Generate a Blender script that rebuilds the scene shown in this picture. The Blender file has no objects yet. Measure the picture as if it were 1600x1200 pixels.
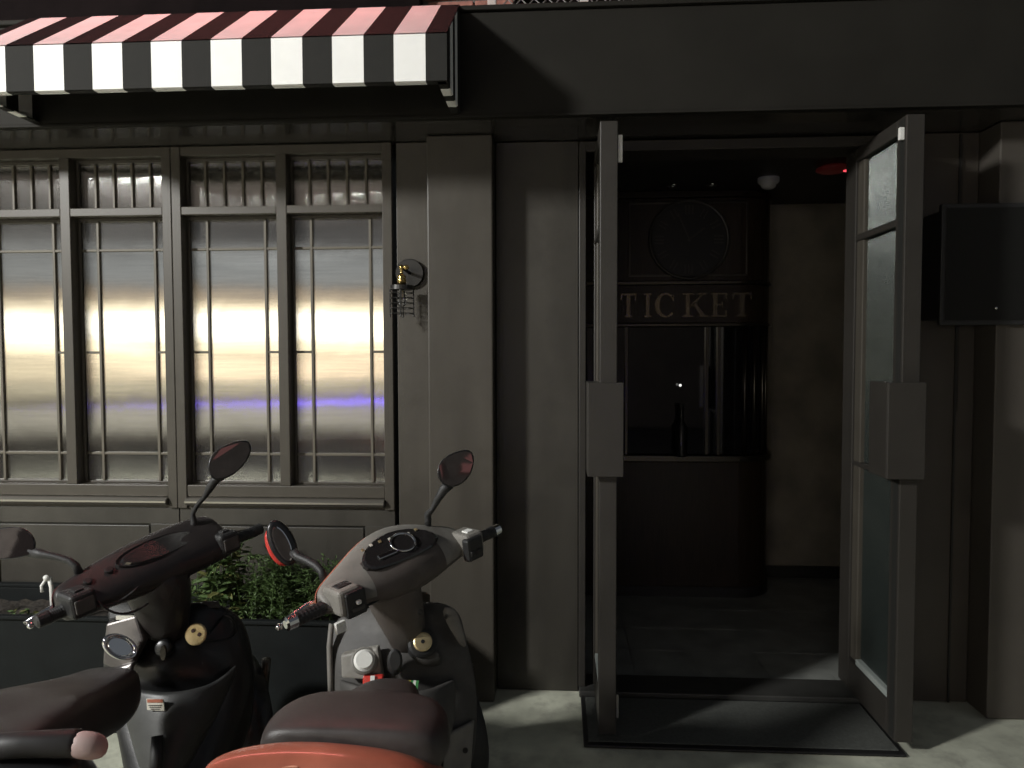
import bpy, bmesh, math, random
from mathutils import Vector, Matrix
R = math.radians
random.seed(7)
sc = bpy.context.scene

# ------------------------------------------------------------------ camera
EYE = Vector((0.0, 0.0, 1.5))
FPX = 1156.0                                   # focal length in pixels of the 1600 px wide photograph
cam_d = bpy.data.cameras.new('camera')
cam_d.sensor_width = 36.0
cam_d.lens = 36.0 * FPX / 1600.0
cam_d.clip_start = 0.05
cam_d.clip_end = 600.0
cam = bpy.data.objects.new('camera', cam_d)
sc.collection.objects.link(cam)
_y, _p, _r = R(-3.6), R(2.4), R(0.15)
FW = Vector((math.sin(_y) * math.cos(_p), math.cos(_y) * math.cos(_p), -math.sin(_p)))
_a = Vector((math.cos(_y), -math.sin(_y), 0)); _b = _a.cross(FW)
RT = _a * math.cos(_r) - _b * math.sin(_r)
UP = _b * math.cos(_r) + _a * math.sin(_r)
cam.matrix_world = Matrix(((RT.x, UP.x, -FW.x, EYE.x), (RT.y, UP.y, -FW.y, EYE.y), (RT.z, UP.z, -FW.z, EYE.z), (0, 0, 0, 1)))
sc.camera = cam

# ------------------------------------------------------------------ world: night sky
w = bpy.data.worlds.new('World'); sc.world = w; w.use_nodes = True
nt = w.node_tree; nt.nodes.clear()
sky = nt.nodes.new('ShaderNodeTexSky'); sky.sky_type = 'NISHITA'; sky.sun_disc = False
sky.sun_elevation = R(12.0); sky.sun_rotation = R(200)
bg = nt.nodes.new('ShaderNodeBackground'); bg.inputs['Strength'].default_value = 0.05
wo = nt.nodes.new('ShaderNodeOutputWorld')
hs = nt.nodes.new('ShaderNodeHueSaturation'); hs.inputs['Saturation'].default_value = .35
nt.links.new(sky.outputs[0], hs.inputs['Color']); nt.links.new(hs.outputs[0], bg.inputs[0]); nt.links.new(bg.outputs[0], wo.inputs[0])

# ------------------------------------------------------------------ lamps of the place
LAMP = Vector((-5.0, -1.0, 4.1))               # head of the street lamp down the street, left of the frame
LAMP_WATTS = 1620.0
NEON_STRENGTH = 40.0
SHOP = 2.0                                     # brightness of the lit shop across the street

sc.view_settings.view_transform = 'Standard'
sc.view_settings.look = 'None'
sc.view_settings.gamma = 1.0
sc.view_settings.use_curve_mapping = False
sc.view_settings.exposure = 0.0
cy = sc.cycles
cy.use_denoising = True
try:
    cy.denoiser = 'OPENIMAGEDENOISE'; cy.denoising_input_passes = 'RGB_ALBEDO'
except Exception:
    pass
cy.max_bounces = 7; cy.diffuse_bounces = 3; cy.glossy_bounces = 5; cy.transmission_bounces = 5
cy.caustics_reflective = True; cy.caustics_refractive = False
cy.sample_clamp_indirect = 4.0
cy.blur_glossy = 0.3

# ------------------------------------------------------------------ helpers
def at(px, py, d):                             # a point of the photograph at depth d (metres along the view axis)
    return EYE + d * (FW + RT * ((px - 800) / FPX) + UP * ((600 - py) / FPX))

class MB:                                      # collects shapes, links them as ONE mesh object
    def __init__(s): s.v = []; s.f = []; s.m = []
    def add(s, vs, fs, mi=0):
        o = len(s.v); s.v += [Vector(v) for v in vs]
        for f in fs: s.f.append(tuple(o + i for i in f)); s.m.append(mi)
        return s
    def box(s, x0, x1, y0, y1, z0, z1, mi=0):
        x0, x1 = min(x0, x1), max(x0, x1); y0, y1 = min(y0, y1), max(y0, y1); z0, z1 = min(z0, z1), max(z0, z1)
        return s.add([(x0,y0,z0),(x1,y0,z0),(x1,y1,z0),(x0,y1,z0),(x0,y0,z1),(x1,y0,z1),(x1,y1,z1),(x0,y1,z1)],
                     [(0,3,2,1),(4,5,6,7),(0,1,5,4),(1,2,6,5),(2,3,7,6),(3,0,4,7)], mi)
    def obox(s, c, ax, ay, az, hx, hy, hz, mi=0):   # oriented box
        c = Vector(c); vs = []
        for dz in (-1, 1):
            for dx, dy in ((-1,-1),(1,-1),(1,1),(-1,1)):
                vs.append(c + ax*(hx*dx) + ay*(hy*dy) + az*(hz*dz))
        return s.add(vs, [(0,3,2,1),(4,5,6,7),(0,1,5,4),(1,2,6,5),(2,3,7,6),(3,0,4,7)], mi)
    def quad(s, a, b, c, d, mi=0): return s.add([a,b,c,d], [(0,1,2,3)], mi)
    def tube(s, pts, rad, n=8, mi=0, cap=True):
        pts = [Vector(p) for p in pts]
        if not hasattr(rad, '__len__'): rad = [rad]*len(pts)
        rings = []; prev = None
        for i, p in enumerate(pts):
            t = (pts[min(i+1, len(pts)-1)] - pts[max(i-1, 0)]).normalized()
            if prev is None:
                h = Vector((0,0,1)) if abs(t.z) < .9 else Vector((1,0,0))
                u = t.cross(h).normalized()
            else:
                u = (prev - t*prev.dot(t)).normalized()
            prev = u; v = t.cross(u)
            rings.append([p + (u*math.cos(2*math.pi*k/n) + v*math.sin(2*math.pi*k/n))*rad[i] for k in range(n)])
        return s.loft(rings, mi, cap)
    def loft(s, rings, mi=0, cap=True):
        n = len(rings[0]); o = len(s.v)
        for r in rings: s.v += [Vector(p) for p in r]
        for i in range(len(rings)-1):
            for k in range(n):
                a = o+i*n+k; b = o+i*n+(k+1) % n
                s.f.append((a, b, b+n, a+n)); s.m.append(mi)
        if cap:
            s.f.append(tuple(o+k for k in range(n))[::-1]); s.m.append(mi)
            e = o+(len(rings)-1)*n
            s.f.append(tuple(e+k for k in range(n))); s.m.append(mi)
        return s
    def lathe(s, c, axis, prof, n=20, mi=0, cap=True):   # prof: (distance along axis, radius)
        axis = Vector(axis).normalized(); c = Vector(c)
        h = Vector((0,0,1)) if abs(axis.z) < .9 else Vector((1,0,0))
        u = axis.cross(h).normalized(); v = axis.cross(u)
        return s.loft([[c + axis*a + (u*math.cos(2*math.pi*k/n) + v*math.sin(2*math.pi*k/n))*r for k in range(n)] for a, r in prof], mi, cap)
    def grid(s, rows, mi=0):
        o = len(s.v); n = len(rows[0])
        for r in rows: s.v += [Vector(p) for p in r]
        for i in range(len(rows)-1):
            for k in range(n-1):
                a = o+i*n+k; s.f.append((a, a+n, a+n+1, a+1)); s.m.append(mi)
        return s
    def prism(s, poly, off, mi=0):             # closed outline extruded by the vector off
        n = len(poly); off = Vector(off); poly = [Vector(p) for p in poly]
        return s.add(poly + [p+off for p in poly],
                     [tuple(range(n))[::-1], tuple(range(n, 2*n))] + [(i, (i+1) % n, (i+1) % n+n, i+n) for i in range(n)], mi)
    def build(s, name, mats, parent=None, bevel=0, sub=0, solid=0, smooth=False, segs=2, origin=None):
        org = Vector((0,0,0))
        if parent is not None: org = Vector(parent.get('_o', (0,0,0)))
        if origin is not None: org = Vector(origin)
        me = bpy.data.meshes.new(name)
        me.from_pydata([tuple(v-org) for v in s.v], [], s.f)
        if not isinstance(mats, (list, tuple)): mats = [mats]
        for m_ in mats: me.materials.append(m_)
        for p, i in zip(me.polygons, s.m): p.material_index = i; p.use_smooth = smooth
        bm = bmesh.new(); bm.from_mesh(me); bmesh.ops.recalc_face_normals(bm, faces=bm.faces); bm.to_mesh(me); bm.free()
        o = bpy.data.objects.new(name, me); sc.collection.objects.link(o)
        if parent is not None: o.parent = parent; o['_o'] = tuple(org)
        elif origin is not None: o.location = org; o['_o'] = tuple(org)
        else: o['_o'] = (0,0,0)
        if solid:
            md = o.modifiers.new('thick', 'SOLIDIFY'); md.thickness = abs(solid); md.offset = -1 if solid > 0 else 1
        if bevel:
            md = o.modifiers.new('edge', 'BEVEL'); md.width = bevel; md.segments = segs; md.limit_method = 'ANGLE'; md.angle_limit = R(40)
        if sub:
            md = o.modifiers.new('round', 'SUBSURF'); md.levels = sub; md.render_levels = sub
            for p in me.polygons: p.use_smooth = True
        return o

def thing(name, label, cat, loc, group=None):
    o = bpy.data.objects.new(name, None); sc.collection.objects.link(o)
    o.location = loc; o['_o'] = tuple(loc); o.empty_display_size = .1
    o['label'] = label; o['category'] = cat
    if group: o['group'] = group
    return o
def tag(o, label, cat, group=None):
    o['label'] = label; o['category'] = cat
    if group: o['group'] = group
    return o
def kind(o, k): o['kind'] = k; return o

# ------------------------------------------------------------------ materials
def mat(name, col, rough=.5, metal=0., spec=.5, var=0., vscale=6., bump=0., bscale=60., coat=0., emit=None, es=0., stretch=None, dirt=None, dscale=3.):
    m = bpy.data.materials.new(name); m.use_nodes = True
    t = m.node_tree; b = t.nodes['Principled BSDF']
    b.inputs['Base Color'].default_value = (*col, 1); b.inputs['Roughness'].default_value = rough
    b.inputs['Metallic'].default_value = metal; b.inputs['Specular IOR Level'].default_value = spec
    b.inputs['Coat Weight'].default_value = coat
    if emit: b.inputs['Emission Color'].default_value = (*emit, 1); b.inputs['Emission Strength'].default_value = es
    tc = t.nodes.new('ShaderNodeTexCoord'); vec = tc.outputs['Object']
    if stretch:
        mp = t.nodes.new('ShaderNodeMapping'); mp.inputs['Scale'].default_value = stretch
        t.links.new(vec, mp.inputs[0]); vec = mp.outputs[0]
    colout = None
    if var:
        n = t.nodes.new('ShaderNodeTexNoise'); n.inputs['Scale'].default_value = vscale; n.inputs['Detail'].default_value = 6
        t.links.new(vec, n.inputs['Vector'])
        r = t.nodes.new('ShaderNodeValToRGB')
        r.color_ramp.elements[0].position = .3; r.color_ramp.elements[1].position = .7
        r.color_ramp.elements[0].color = (*[c*(1-var) for c in col], 1); r.color_ramp.elements[1].color = (*[min(1, c*(1+var)) for c in col], 1)
        t.links.new(n.outputs[0], r.inputs[0]); colout = r.outputs[0]
        rr = t.nodes.new('ShaderNodeMapRange'); rr.inputs[3].default_value = max(.02, rough*(1-.35*min(1, var*2))); rr.inputs[4].default_value = min(1, rough*(1+.35*min(1, var*2)))
        t.links.new(n.outputs[0], rr.inputs[0]); t.links.new(rr.outputs[0], b.inputs['Roughness'])
    if dirt:
        n2 = t.nodes.new('ShaderNodeTexNoise'); n2.inputs['Scale'].default_value = dscale; n2.inputs['Detail'].default_value = 9; n2.inputs['Roughness'].default_value = .65
        t.links.new(tc.outputs['Object'], n2.inputs['Vector'])
        r2 = t.nodes.new('ShaderNodeValToRGB'); r2.color_ramp.elements[0].position = .5; r2.color_ramp.elements[1].position = .72
        t.links.new(n2.outputs[0], r2.inputs[0])
        mx = t.nodes.new('ShaderNodeMix'); mx.data_type = 'RGBA'
        t.links.new(r2.outputs[0], mx.inputs['Factor'])
        if colout: t.links.new(colout, mx.inputs['A'])
        else: mx.inputs['A'].default_value = (*col, 1)
        mx.inputs['B'].default_value = (*dirt, 1); colout = mx.outputs['Result']
    if colout: t.links.new(colout, b.inputs['Base Color'])
    if bump:
        nb = t.nodes.new('ShaderNodeTexNoise'); nb.inputs['Scale'].default_value = bscale; nb.inputs['Detail'].default_value = 4
        t.links.new(vec, nb.inputs['Vector'])
        bp = t.nodes.new('ShaderNodeBump'); bp.inputs['Strength'].default_value = bump; bp.inputs['Distance'].default_value = .01
        t.links.new(nb.outputs[0], bp.inputs['Height']); t.links.new(bp.outputs[0], b.inputs['Normal'])
    return m

def ribbed(name, spread, col, rough, wob=.12, base=(0.02, 0.022, 0.024), glossy=1.0, tint_noise=True):
    """Brushed / reeded sheet: fine vertical grooves swing the normal sideways only, so reflections smear along the wall."""
    m = bpy.data.materials.new(name); m.use_nodes = True; t = m.node_tree; t.nodes.clear()
    N = t.nodes.new; L = t.links.new
    out = N('ShaderNodeOutputMaterial'); geo = N('ShaderNodeNewGeometry'); tc = N('ShaderNodeTexCoord')
    wn = N('ShaderNodeTexWhiteNoise'); wn.noise_dimensions = '3D'
    sc1 = N('ShaderNodeVectorMath'); sc1.operation = 'SCALE'; sc1.inputs['Scale'].default_value = 9173.0
    L(tc.outputs['Object'], sc1.inputs[0]); L(sc1.outputs[0], wn.inputs[0])
    sep = N('ShaderNodeSeparateColor'); L(wn.outputs['Color'], sep.inputs[0])
    a1 = N('ShaderNodeMath'); a1.operation = 'SUBTRACT'; L(sep.outputs[0], a1.inputs[0]); L(sep.outputs[1], a1.inputs[1])
    a2 = N('ShaderNodeMath'); a2.operation = 'MULTIPLY'; a2.inputs[1].default_value = spread; L(a1.outputs[0], a2.inputs[0])
    # slow waviness of the sheet
    mp = N('ShaderNodeMapping'); mp.inputs['Scale'].default_value = (1.6, 1.6, .9); L(tc.outputs['Object'], mp.inputs[0])
    nz = N('ShaderNodeTexNoise'); nz.inputs['Scale'].default_value = 2.2; nz.inputs['Detail'].default_value = 1.5; nz.inputs['Distortion'].default_value = 1.2
    L(mp.outputs[0], nz.inputs['Vector'])
    bp = N('ShaderNodeBump'); bp.inputs['Strength'].default_value = wob; bp.inputs['Distance'].default_value = .05; L(nz.outputs[0], bp.inputs['Height'])
    cr = N('ShaderNodeVectorMath'); cr.operation = 'CROSS_PRODUCT'; L(bp.outputs[0], cr.inputs[0]); cr.inputs[1].default_value = (0, 0, 1)
    nn = N('ShaderNodeVectorMath'); nn.operation = 'NORMALIZE'; L(cr.outputs[0], nn.inputs[0])
    s2 = N('ShaderNodeVectorMath'); s2.operation = 'SCALE'; L(nn.outputs[0], s2.inputs[0]); L(a2.outputs[0], s2.inputs['Scale'])
    ad = N('ShaderNodeVectorMath'); ad.operation = 'ADD'; L(bp.outputs[0], ad.inputs[0]); L(s2.outputs[0], ad.inputs[1])
    n3 = N('ShaderNodeVectorMath'); n3.operation = 'NORMALIZE'; L(ad.outputs[0], n3.inputs[0])
    g = N('ShaderNodeBsdfGlossy'); g.inputs['Roughness'].default_value = rough; L(n3.outputs[0], g.inputs['Normal'])
    g.inputs['Color'].default_value = (*col, 1)
    if tint_noise:
        mp2 = N('ShaderNodeMapping'); mp2.inputs['Scale'].default_value = (2.0, 2.0, 60.0); L(tc.outputs['Object'], mp2.inputs[0])
        n4 = N('ShaderNodeTexNoise'); n4.inputs['Scale'].default_value = 2.0; n4.inputs['Detail'].default_value = 2; L(mp2.outputs[0], n4.inputs['Vector'])
        rr = N('ShaderNodeValToRGB'); rr.color_ramp.elements[0].position = .3; rr.color_ramp.elements[1].position = .7
        rr.color_ramp.elements[0].color = (*[c*.94 for c in col], 1); rr.color_ramp.elements[1].color = (*[min(1, c*1.03) for c in col], 1)
        L(n4.outputs[0], rr.inputs[0])
        wv = N('ShaderNodeTexWave'); wv.wave_type = 'RINGS'; wv.inputs['Scale'].default_value = .55; wv.inputs['Distortion'].default_value = 5.0; wv.inputs['Detail'].default_value = 1.0; wv.inputs['Detail Scale'].default_value = .8
        L(tc.outputs['Object'], wv.inputs['Vector'])
        wr = N('ShaderNodeValToRGB'); wr.color_ramp.elements[0].position = .80; wr.color_ramp.elements[1].position = .97
        wr.color_ramp.elements[0].color = (.88, .88, .88, 1); wr.color_ramp.elements[1].color = (1.12, 1.12, 1.12, 1)
        L(wv.outputs['Color'], wr.inputs[0])
        mm = N('ShaderNodeMix'); mm.data_type = 'RGBA'; mm.blend_type = 'MULTIPLY'; mm.inputs['Factor'].default_value = 1.0
        L(rr.outputs[0], mm.inputs['A']); L(wr.outputs[0], mm.inputs['B']); L(mm.outputs['Result'], g.inputs['Color'])
    d = N('ShaderNodeBsdfDiffuse'); d.inputs['Color'].default_value = (*base, 1)
    mx = N('ShaderNodeMixShader'); mx.inputs[0].default_value = glossy; L(d.outputs[0], mx.inputs[1]); L(g.outputs[0], mx.inputs[2])
    L(mx.outputs[0], out.inputs[0])
    return m

def emis(name, col, s):
    m = bpy.data.materials.new(name); m.use_nodes = True; t = m.node_tree; t.nodes.clear()
    e = t.nodes.new('ShaderNodeEmission'); e.inputs[0].default_value = (*col, 1); e.inputs[1].default_value = s
    o = t.nodes.new('ShaderNodeOutputMaterial'); t.links.new(e.outputs[0], o.inputs[0]); return m

M = {}
M['wall'] = mat('charcoal satin wall paint', (.045, .041, .0335), .45, spec=.4, var=.2, vscale=3.5, bump=.06, bscale=120, dirt=(.029, .0265, .0215), dscale=2.6, stretch=(2.5, 2.5, .5))
M['pillar'] = mat('warm charcoal pillar paint', (.060, .0535, .043), .45, spec=.4, var=.16, vscale=3.5, bump=.06, bscale=120, dirt=(.043, .038, .030), dscale=2.6, stretch=(2.5, 2.5, .5))
M['frame'] = mat('taupe metal frame paint', (.063, .056, .045), .45, spec=.3, var=.08, vscale=9, bump=.03, bscale=200)
M['fascia'] = mat('black brown fascia paint', (.018, .0168, .0140), .7, spec=.12, var=.12, vscale=4, bump=.04, bscale=150)
M['muntin'] = mat('lit taupe muntin paint', (.12, .108, .084), .5, spec=.3, var=.08, vscale=9)  # frame paint lightened: the light falling on the bars is in the colour
M['soffit'] = mat('glossy soffit panel', (.04, .037, .033), .13, spec=1.0)
M['steel'] = ribbed('brushed steel sheet', .30, (.84, .82, .78), .062, wob=.012)
M['reeded'] = ribbed('reeded door glass', 2.6, (.50, .54, .50), .24, wob=.0, base=(.018, .023, .022), glossy=.20)
M['door'] = mat('dark grey door metal', (.031, .028, .024), .45, spec=.4, var=.08, vscale=8)
M['door_dark'] = mat('dark groove metal', (.02, .02, .018), .5)
M['white_fab'] = mat('white awning canvas', (.86, .86, .83), .85, spec=.2, var=.03, vscale=12, bump=.15, bscale=400)
M['black_fab'] = mat('charcoal awning canvas', (.021, .0205, .0185), .8, spec=.2, var=.08, vscale=12, bump=.15, bscale=400)
M['top_black'] = mat('dimmed black awning canvas', (.0045, .004, .004), .95, spec=.1, var=.1, vscale=9)  # blacker than the valance stripes, offsetting the red neon light in the colour
M['top_white'] = mat('dimmed pale awning canvas', (.52, .46, .45), .85, spec=.2, var=.06, vscale=7, bump=.15, bscale=400, dirt=(.45,.40,.39), dscale=5)  # valance white toned down: the weaker light on the slope is in the colour
M['concrete'] = mat('pale pavement concrete', (.50, .51, .41), .8, spec=.25, var=.24, vscale=5, bump=.25, bscale=45, dirt=(.33, .33, .27), dscale=7)
M['asphalt'] = mat('asphalt', (.018, .019, .02), .9, spec=.2, var=.25, vscale=20, bump=.4, bscale=160)
M['mat'] = mat('grey rubber mat', (.10, .105, .095), .8, spec=.3, var=.18, vscale=90, bump=.5, bscale=300)
M['rubber'] = mat('black rubber', (.012, .012, .012), .55, var=.2, vscale=30)
M['tile'] = mat('dark floor tile', (.26, .27, .25), .35, spec=.5, var=.25, vscale=7, bump=.05, bscale=30)
M['tile_dark'] = mat('tile joint', (.26, .26, .24), .8)
M['wood'] = mat('dark brown booth wood', (.030, .020, .013), .4, spec=.4, var=.25, vscale=8, stretch=(14, 14, 1))
M['plaster'] = mat('olive grey plaster', (.22, .20, .16), .8, spec=.2, var=.28, vscale=4, bump=.25, bscale=14)
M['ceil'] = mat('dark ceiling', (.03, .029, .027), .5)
M['chrome'] = mat('chrome', (.72, .72, .72), .1, 1.0)
M['darkmetal'] = mat('dark bronze metal', (.11, .10, .085), .3, .9)
M['brass'] = mat('brass', (.52, .38, .15), .25, 1.0)
M['bronze_black'] = mat('black lamp metal', (.035, .034, .032), .4, .6)
M['white_plastic'] = mat('white plastic', (.72, .72, .68), .45)
M['booth_glass'] = mat('booth glass', (.010, .010, .011), .04, spec=.8)
M['screen'] = mat('dark display glass', (.012, .012, .011), .4, spec=.2)
M['black_plastic'] = mat('black scooter plastic', (.010, .010, .0105), .3, spec=.5, var=.3, vscale=14, bump=.03, bscale=250)
M['black_matte'] = mat('matt black plastic', (.016, .016, .016), .55, var=.25, vscale=16, bump=.1, bscale=300)
M['seat'] = mat('black vinyl seat', (.042, .036, .034), .45, spec=.4, var=.15, vscale=30, bump=.12, bscale=500)
M['seat_black'] = mat('dark black vinyl seat', (.017, .0155, .0155), .42, spec=.4, var=.15, vscale=30, bump=.12, bscale=500)
M['silver_plastic'] = mat('worn silver grey plastic', (.20, .19, .17), .55, spec=.4, var=.2, vscale=12, bump=.06, bscale=120, dirt=(.13, .12, .105), dscale=9)
M['grey_plastic'] = mat('dusty dark grey plastic', (.058, .055, .051), .6, spec=.4, var=.25, vscale=10, bump=.08, bscale=160, dirt=(.095, .09, .083), dscale=7)
M['taupe_dusty'] = mat('dusty brown grey plastic', (.082, .070, .062), .6, spec=.35, var=.25, vscale=9, dirt=(.11, .10, .09), dscale=8)
M['orange'] = mat('orange red paint', (.40, .125, .075), .35, spec=.5, var=.2, vscale=10, coat=.6)
M['red'] = mat('red paint', (.55, .04, .03), .35, coat=.4)
M['maroon'] = mat('dark maroon plastic', (.085, .022, .022), .3, spec=.5, var=.3, vscale=8)
M['mirror'] = mat('mirror glass', (.75, .74, .74), .03, 1.0)
M['gold'] = mat('gold anodised cap', (.62, .50, .28), .35, .7)
M['clockmetal'] = mat('blackened clock metal', (.06,.057,.05), .4, .6)
M['dialface'] = mat('dark clock face', (.012,.012,.011), .5)
M['gauge'] = mat('smoked gauge lens', (.02, .018, .018), .12, spec=.7)
M['cream'] = mat('cream label paper', (.66, .64, .56), .6)
M['leaf'] = mat('leaf green', (.05, .088, .022), .5, spec=.4, var=.35, vscale=25)
M['leaf2'] = mat('light leaf green', (.075, .12, .04), .5, spec=.4, var=.3, vscale=25)
M['leaf3'] = mat('yellowed leaf', (.13, .135, .045), .55, spec=.3, var=.3, vscale=25)
M['soil'] = mat('dark soil', (.03, .024, .018), .9, var=.4, vscale=40, bump=.8, bscale=60)
M['planter'] = mat('black green planter box', (.008, .0095, .0095), .75, spec=.15, var=.2, vscale=8)
M['brick'] = mat('red brick', (.30, .13, .10), .8, var=.3, vscale=20, bump=.4, bscale=60)
M['mortar'] = mat('mortar', (.14, .12, .11), .9, bump=.4, bscale=80)
M['pinkpost'] = mat('pale painted post', (.55, .48, .44), .6, var=.15)
M['wire'] = mat('galvanised wire', (.35, .34, .32), .5, .6)
M['upper'] = mat('dark upper wall', (.008, .0055, .0055), 1.0, spec=.05, var=.3, vscale=5, bump=.2, bscale=30)
M['glass'] = None
g = bpy.data.materials.new('clear bulb glass'); g.use_nodes = True
gb = g.node_tree.nodes['Principled BSDF']; gb.inputs['Transmission Weight'].default_value = 1; gb.inputs['Roughness'].default_value = .02; gb.inputs['IOR'].default_value = 1.3
M['glass'] = g
M['green'] = mat('green print', (.05, .22, .07), .5)
M['yellow'] = mat('yellow print', (.6, .5, .1), .5)

# ================================================================== SETTING
gr = MB(); gr.quad((-150,-150,-.13), (150,-150,-.13), (150,150,-.13), (-150,150,-.13)); kind(gr.build('road', M['asphalt']), 'structure')
pv = MB(); pv.box(-40, 40, -1.3, 3.26, -.14, 0); kind(pv.build('pavement', M['concrete'], bevel=.01), 'structure')

# lamp post left of the frame (the light that whitens the awning)
PX, PY = LAMP.x-1.0, LAMP.y-.6
sl = thing('street_lamp', 'grey street lamp with a curved arm down the street left of the shopfront', 'street lamp', (PX, PY, 0))
b = MB(); b.tube([(PX,PY,0), (PX,PY,.4)], [.10,.08], 14); b.build('base', M['darkmetal'], sl, smooth=True)
b = MB(); b.tube([(PX,PY,.4), (PX,PY,4.2)], [.055,.04], 14); b.build('pole', M['darkmetal'], sl, smooth=True)
b = MB(); b.tube([(PX,PY,4.2), (PX+.08,PY+.05,4.42), (PX+.35,PY+.2,4.52), (PX+.75,PY+.45,4.42), (PX+.96,PY+.57,4.26)], .025, 10); b.build('arm', M['darkmetal'], sl, smooth=True)
b = MB(); b.lathe(LAMP + Vector((0,0,.18)), (0,0,-1), [(0,.05),(.02,.14),(.05,.31),(.08,.34)], 24); b.build('lamp_shade', M['darkmetal'], sl, smooth=True)
b = MB(); b.lathe(LAMP + Vector((0,0,.08)), (0,0,-1), [(0,.31),(.02,.29),(.035,.2),(.04,.02)], 20); b.build('lens', emis('lamp lens', (.97,1,.95), 5), sl, smooth=True)
ld = bpy.data.lights.new('street_lamp_light', 'POINT'); ld.energy = LAMP_WATTS; ld.color = (1.0, .997, .97); ld.shadow_soft_size = .30
lo = bpy.data.objects.new('street_lamp_light', ld); sc.collection.objects.link(lo); lo.parent = sl; lo.location = LAMP + Vector((0,0,-.34)) - Vector((PX,PY,0))

# shop across the street, behind the viewer; it is what the steel panes mirror
Yo = -6.5
sh = thing('lit_shop', 'brightly lit shop across the street mirrored in the steel panes', 'shop', (-4, Yo-1, 0))
b = MB(); b.box(-16,8,Yo-3,Yo-.4,-.1,8); b.build('wall', mat('shop wall', (.10,.085,.075), .8, var=.2), sh)
def shoppart(name, x0, x1, z0, z1, col, s, dy=0.0, th=.05):
    q = MB(); q.box(x0, x1, Yo-.3+dy-th, Yo-.3+dy, z0, z1); return q.build(name, emis('lit '+name, col, s*SHOP), sh)
xs = [-13.5,-11.3,-9.1,-6.9,-4.7,-2.5,-.3]
for i in range(6):
    a, c = xs[i]+.04, xs[i+1]-.04
    far = i < 3
    shoppart('shop_window', a, c, 1.50, 2.42, (1.0,.89,.62) if far else (1.0,.87,.60), 1.05 if far else .95)
    shoppart('ceiling_light', a+.2, c-.2, 1.78, 2.22, (1.0,.95,.82), 2.2, .06)
    shoppart('lintel_light', a, c, 2.44, 2.66, (1.0,.80,.58), .30)
    shoppart('counter_glass', a, c, 1.02, 1.48, (1.0,.89,.62) if far else (1.0,.80,.56), .78 if far else .62)
    shoppart('display_shelf', a, c, .70, 1.00, (1.0,.91,.66), .50 if far else .28)
    shoppart('lower_panel', a, c, .05, .56, (.95,.91,.76), .36 if far else .27)
shoppart('signboard', -13.5,-.4, 2.72, 3.40, (.66,.70,.71), .26)
shoppart('upper_signboard', -13.5,-.4, 3.45, 4.0, (.62,.63,.64), .05)
shoppart('led_strip', -4.0,1.2, .605,.645, (.20,.13,1.0), 4.6, .05)
for i in range(11):  # glowing panels added so the scooter mirrors have red to reflect
    shoppart('red_glow_panel', -9.0+1.6*i, -7.9+1.6*i, 5.0, 5.35, (.75,.34,.32), .07)
    shoppart('upper_glow_panel', -9.0+1.6*i, -7.9+1.6*i, 5.75, 6.0, (.6,.36,.34), .05)
    shoppart('upper_glow_panel', -9.0+1.6*i, -8.2+1.6*i, 6.3, 7.2, (.5,.40,.38), .02)
shoppart('lit_sign', 3.85, 4.15, 1.85, 2.50, (1.0,.86,.62), 2.2)

# neon sign on the wall above the fascia, out of frame: red light on the awning top
ns = thing('neon_sign', 'red neon tube sign on the wall above the striped awning', 'neon sign', (-1.0, 3.05, 3.6))
b = MB(); b.box(-2.3,-.4,3.0,3.06,3.36,3.94); b.build('backboard', M['black_matte'], ns)
NEON = emis('red neon', (1.0,.24,.22), NEON_STRENGTH)
for z in (3.48, 3.65, 3.82):
    b = MB(); b.tube([(-2.2,2.97,z), (-.5,2.97,z)], .016, 6); b.build('neon_tube', NEON, ns)

# ================================================================== SHOPFRONT BUILDING
bd = thing('shopfront_building', 'dark charcoal shopfront with steel paned windows and an open double door', 'building', (-.5, 3.3, 0))
ZS = 2.411
def part(name, m, bx, parent=bd, bevel=.003, **k):
    q = MB()
    for x in bx: q.box(*x)
    return q.build(name, m, parent, bevel=bevel, **k)
# fascia, cap, soffit
part('fascia', M['fascia'], [(-3.6, 3.4, 2.87, 3.02, 2.415, 2.80)])
part('fascia_cap', M['fascia'], [(-3.6, 3.4, 2.853, 3.06, 2.803, 2.822)], bevel=.004)
part('fascia_lip', M['fascia'], [(-3.6, 3.4, 2.862, 2.90, 2.404, 2.414)], bevel=.002)
part('soffit', M['soffit'], [(-3.6, 3.4, 2.902, 3.5, 2.4115, 2.45)], bevel=0)
# piers and wall panels (back building mass behind them)
part('pillar', M['pillar'], [(-.551, -.275, 3.105, 3.6, .002, 2.409)], bevel=.006)
part('wall_panel', M['pillar'], [(-.702, -.553, 3.20, 3.6, .002, 2.409)])
part('wall_panel', M['wall'], [(-.273, .086, 3.23, 3.6, .002, 2.409)])
part('wall_panel', mat('brown black wall', (.055,.047,.038), .5, var=.15, vscale=4), [(1.351, 1.742, 3.222, 3.6, .002, 2.409)])
part('pillar', mat('brown grey pillar paint', (.068,.060,.050), .55, var=.12, vscale=3), [(1.744, 3.4, 3.077, 3.6, .002, 2.409)], bevel=.005)
part('cover_strip', M['door_dark'], [(1.66, 1.668, 3.214, 3.224, .002, 2.40)], bevel=0)
part('cover_strip', M['door'], [(1.668, 1.673, 3.212, 3.224, 1.25, 2.36)], bevel=0)

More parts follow.
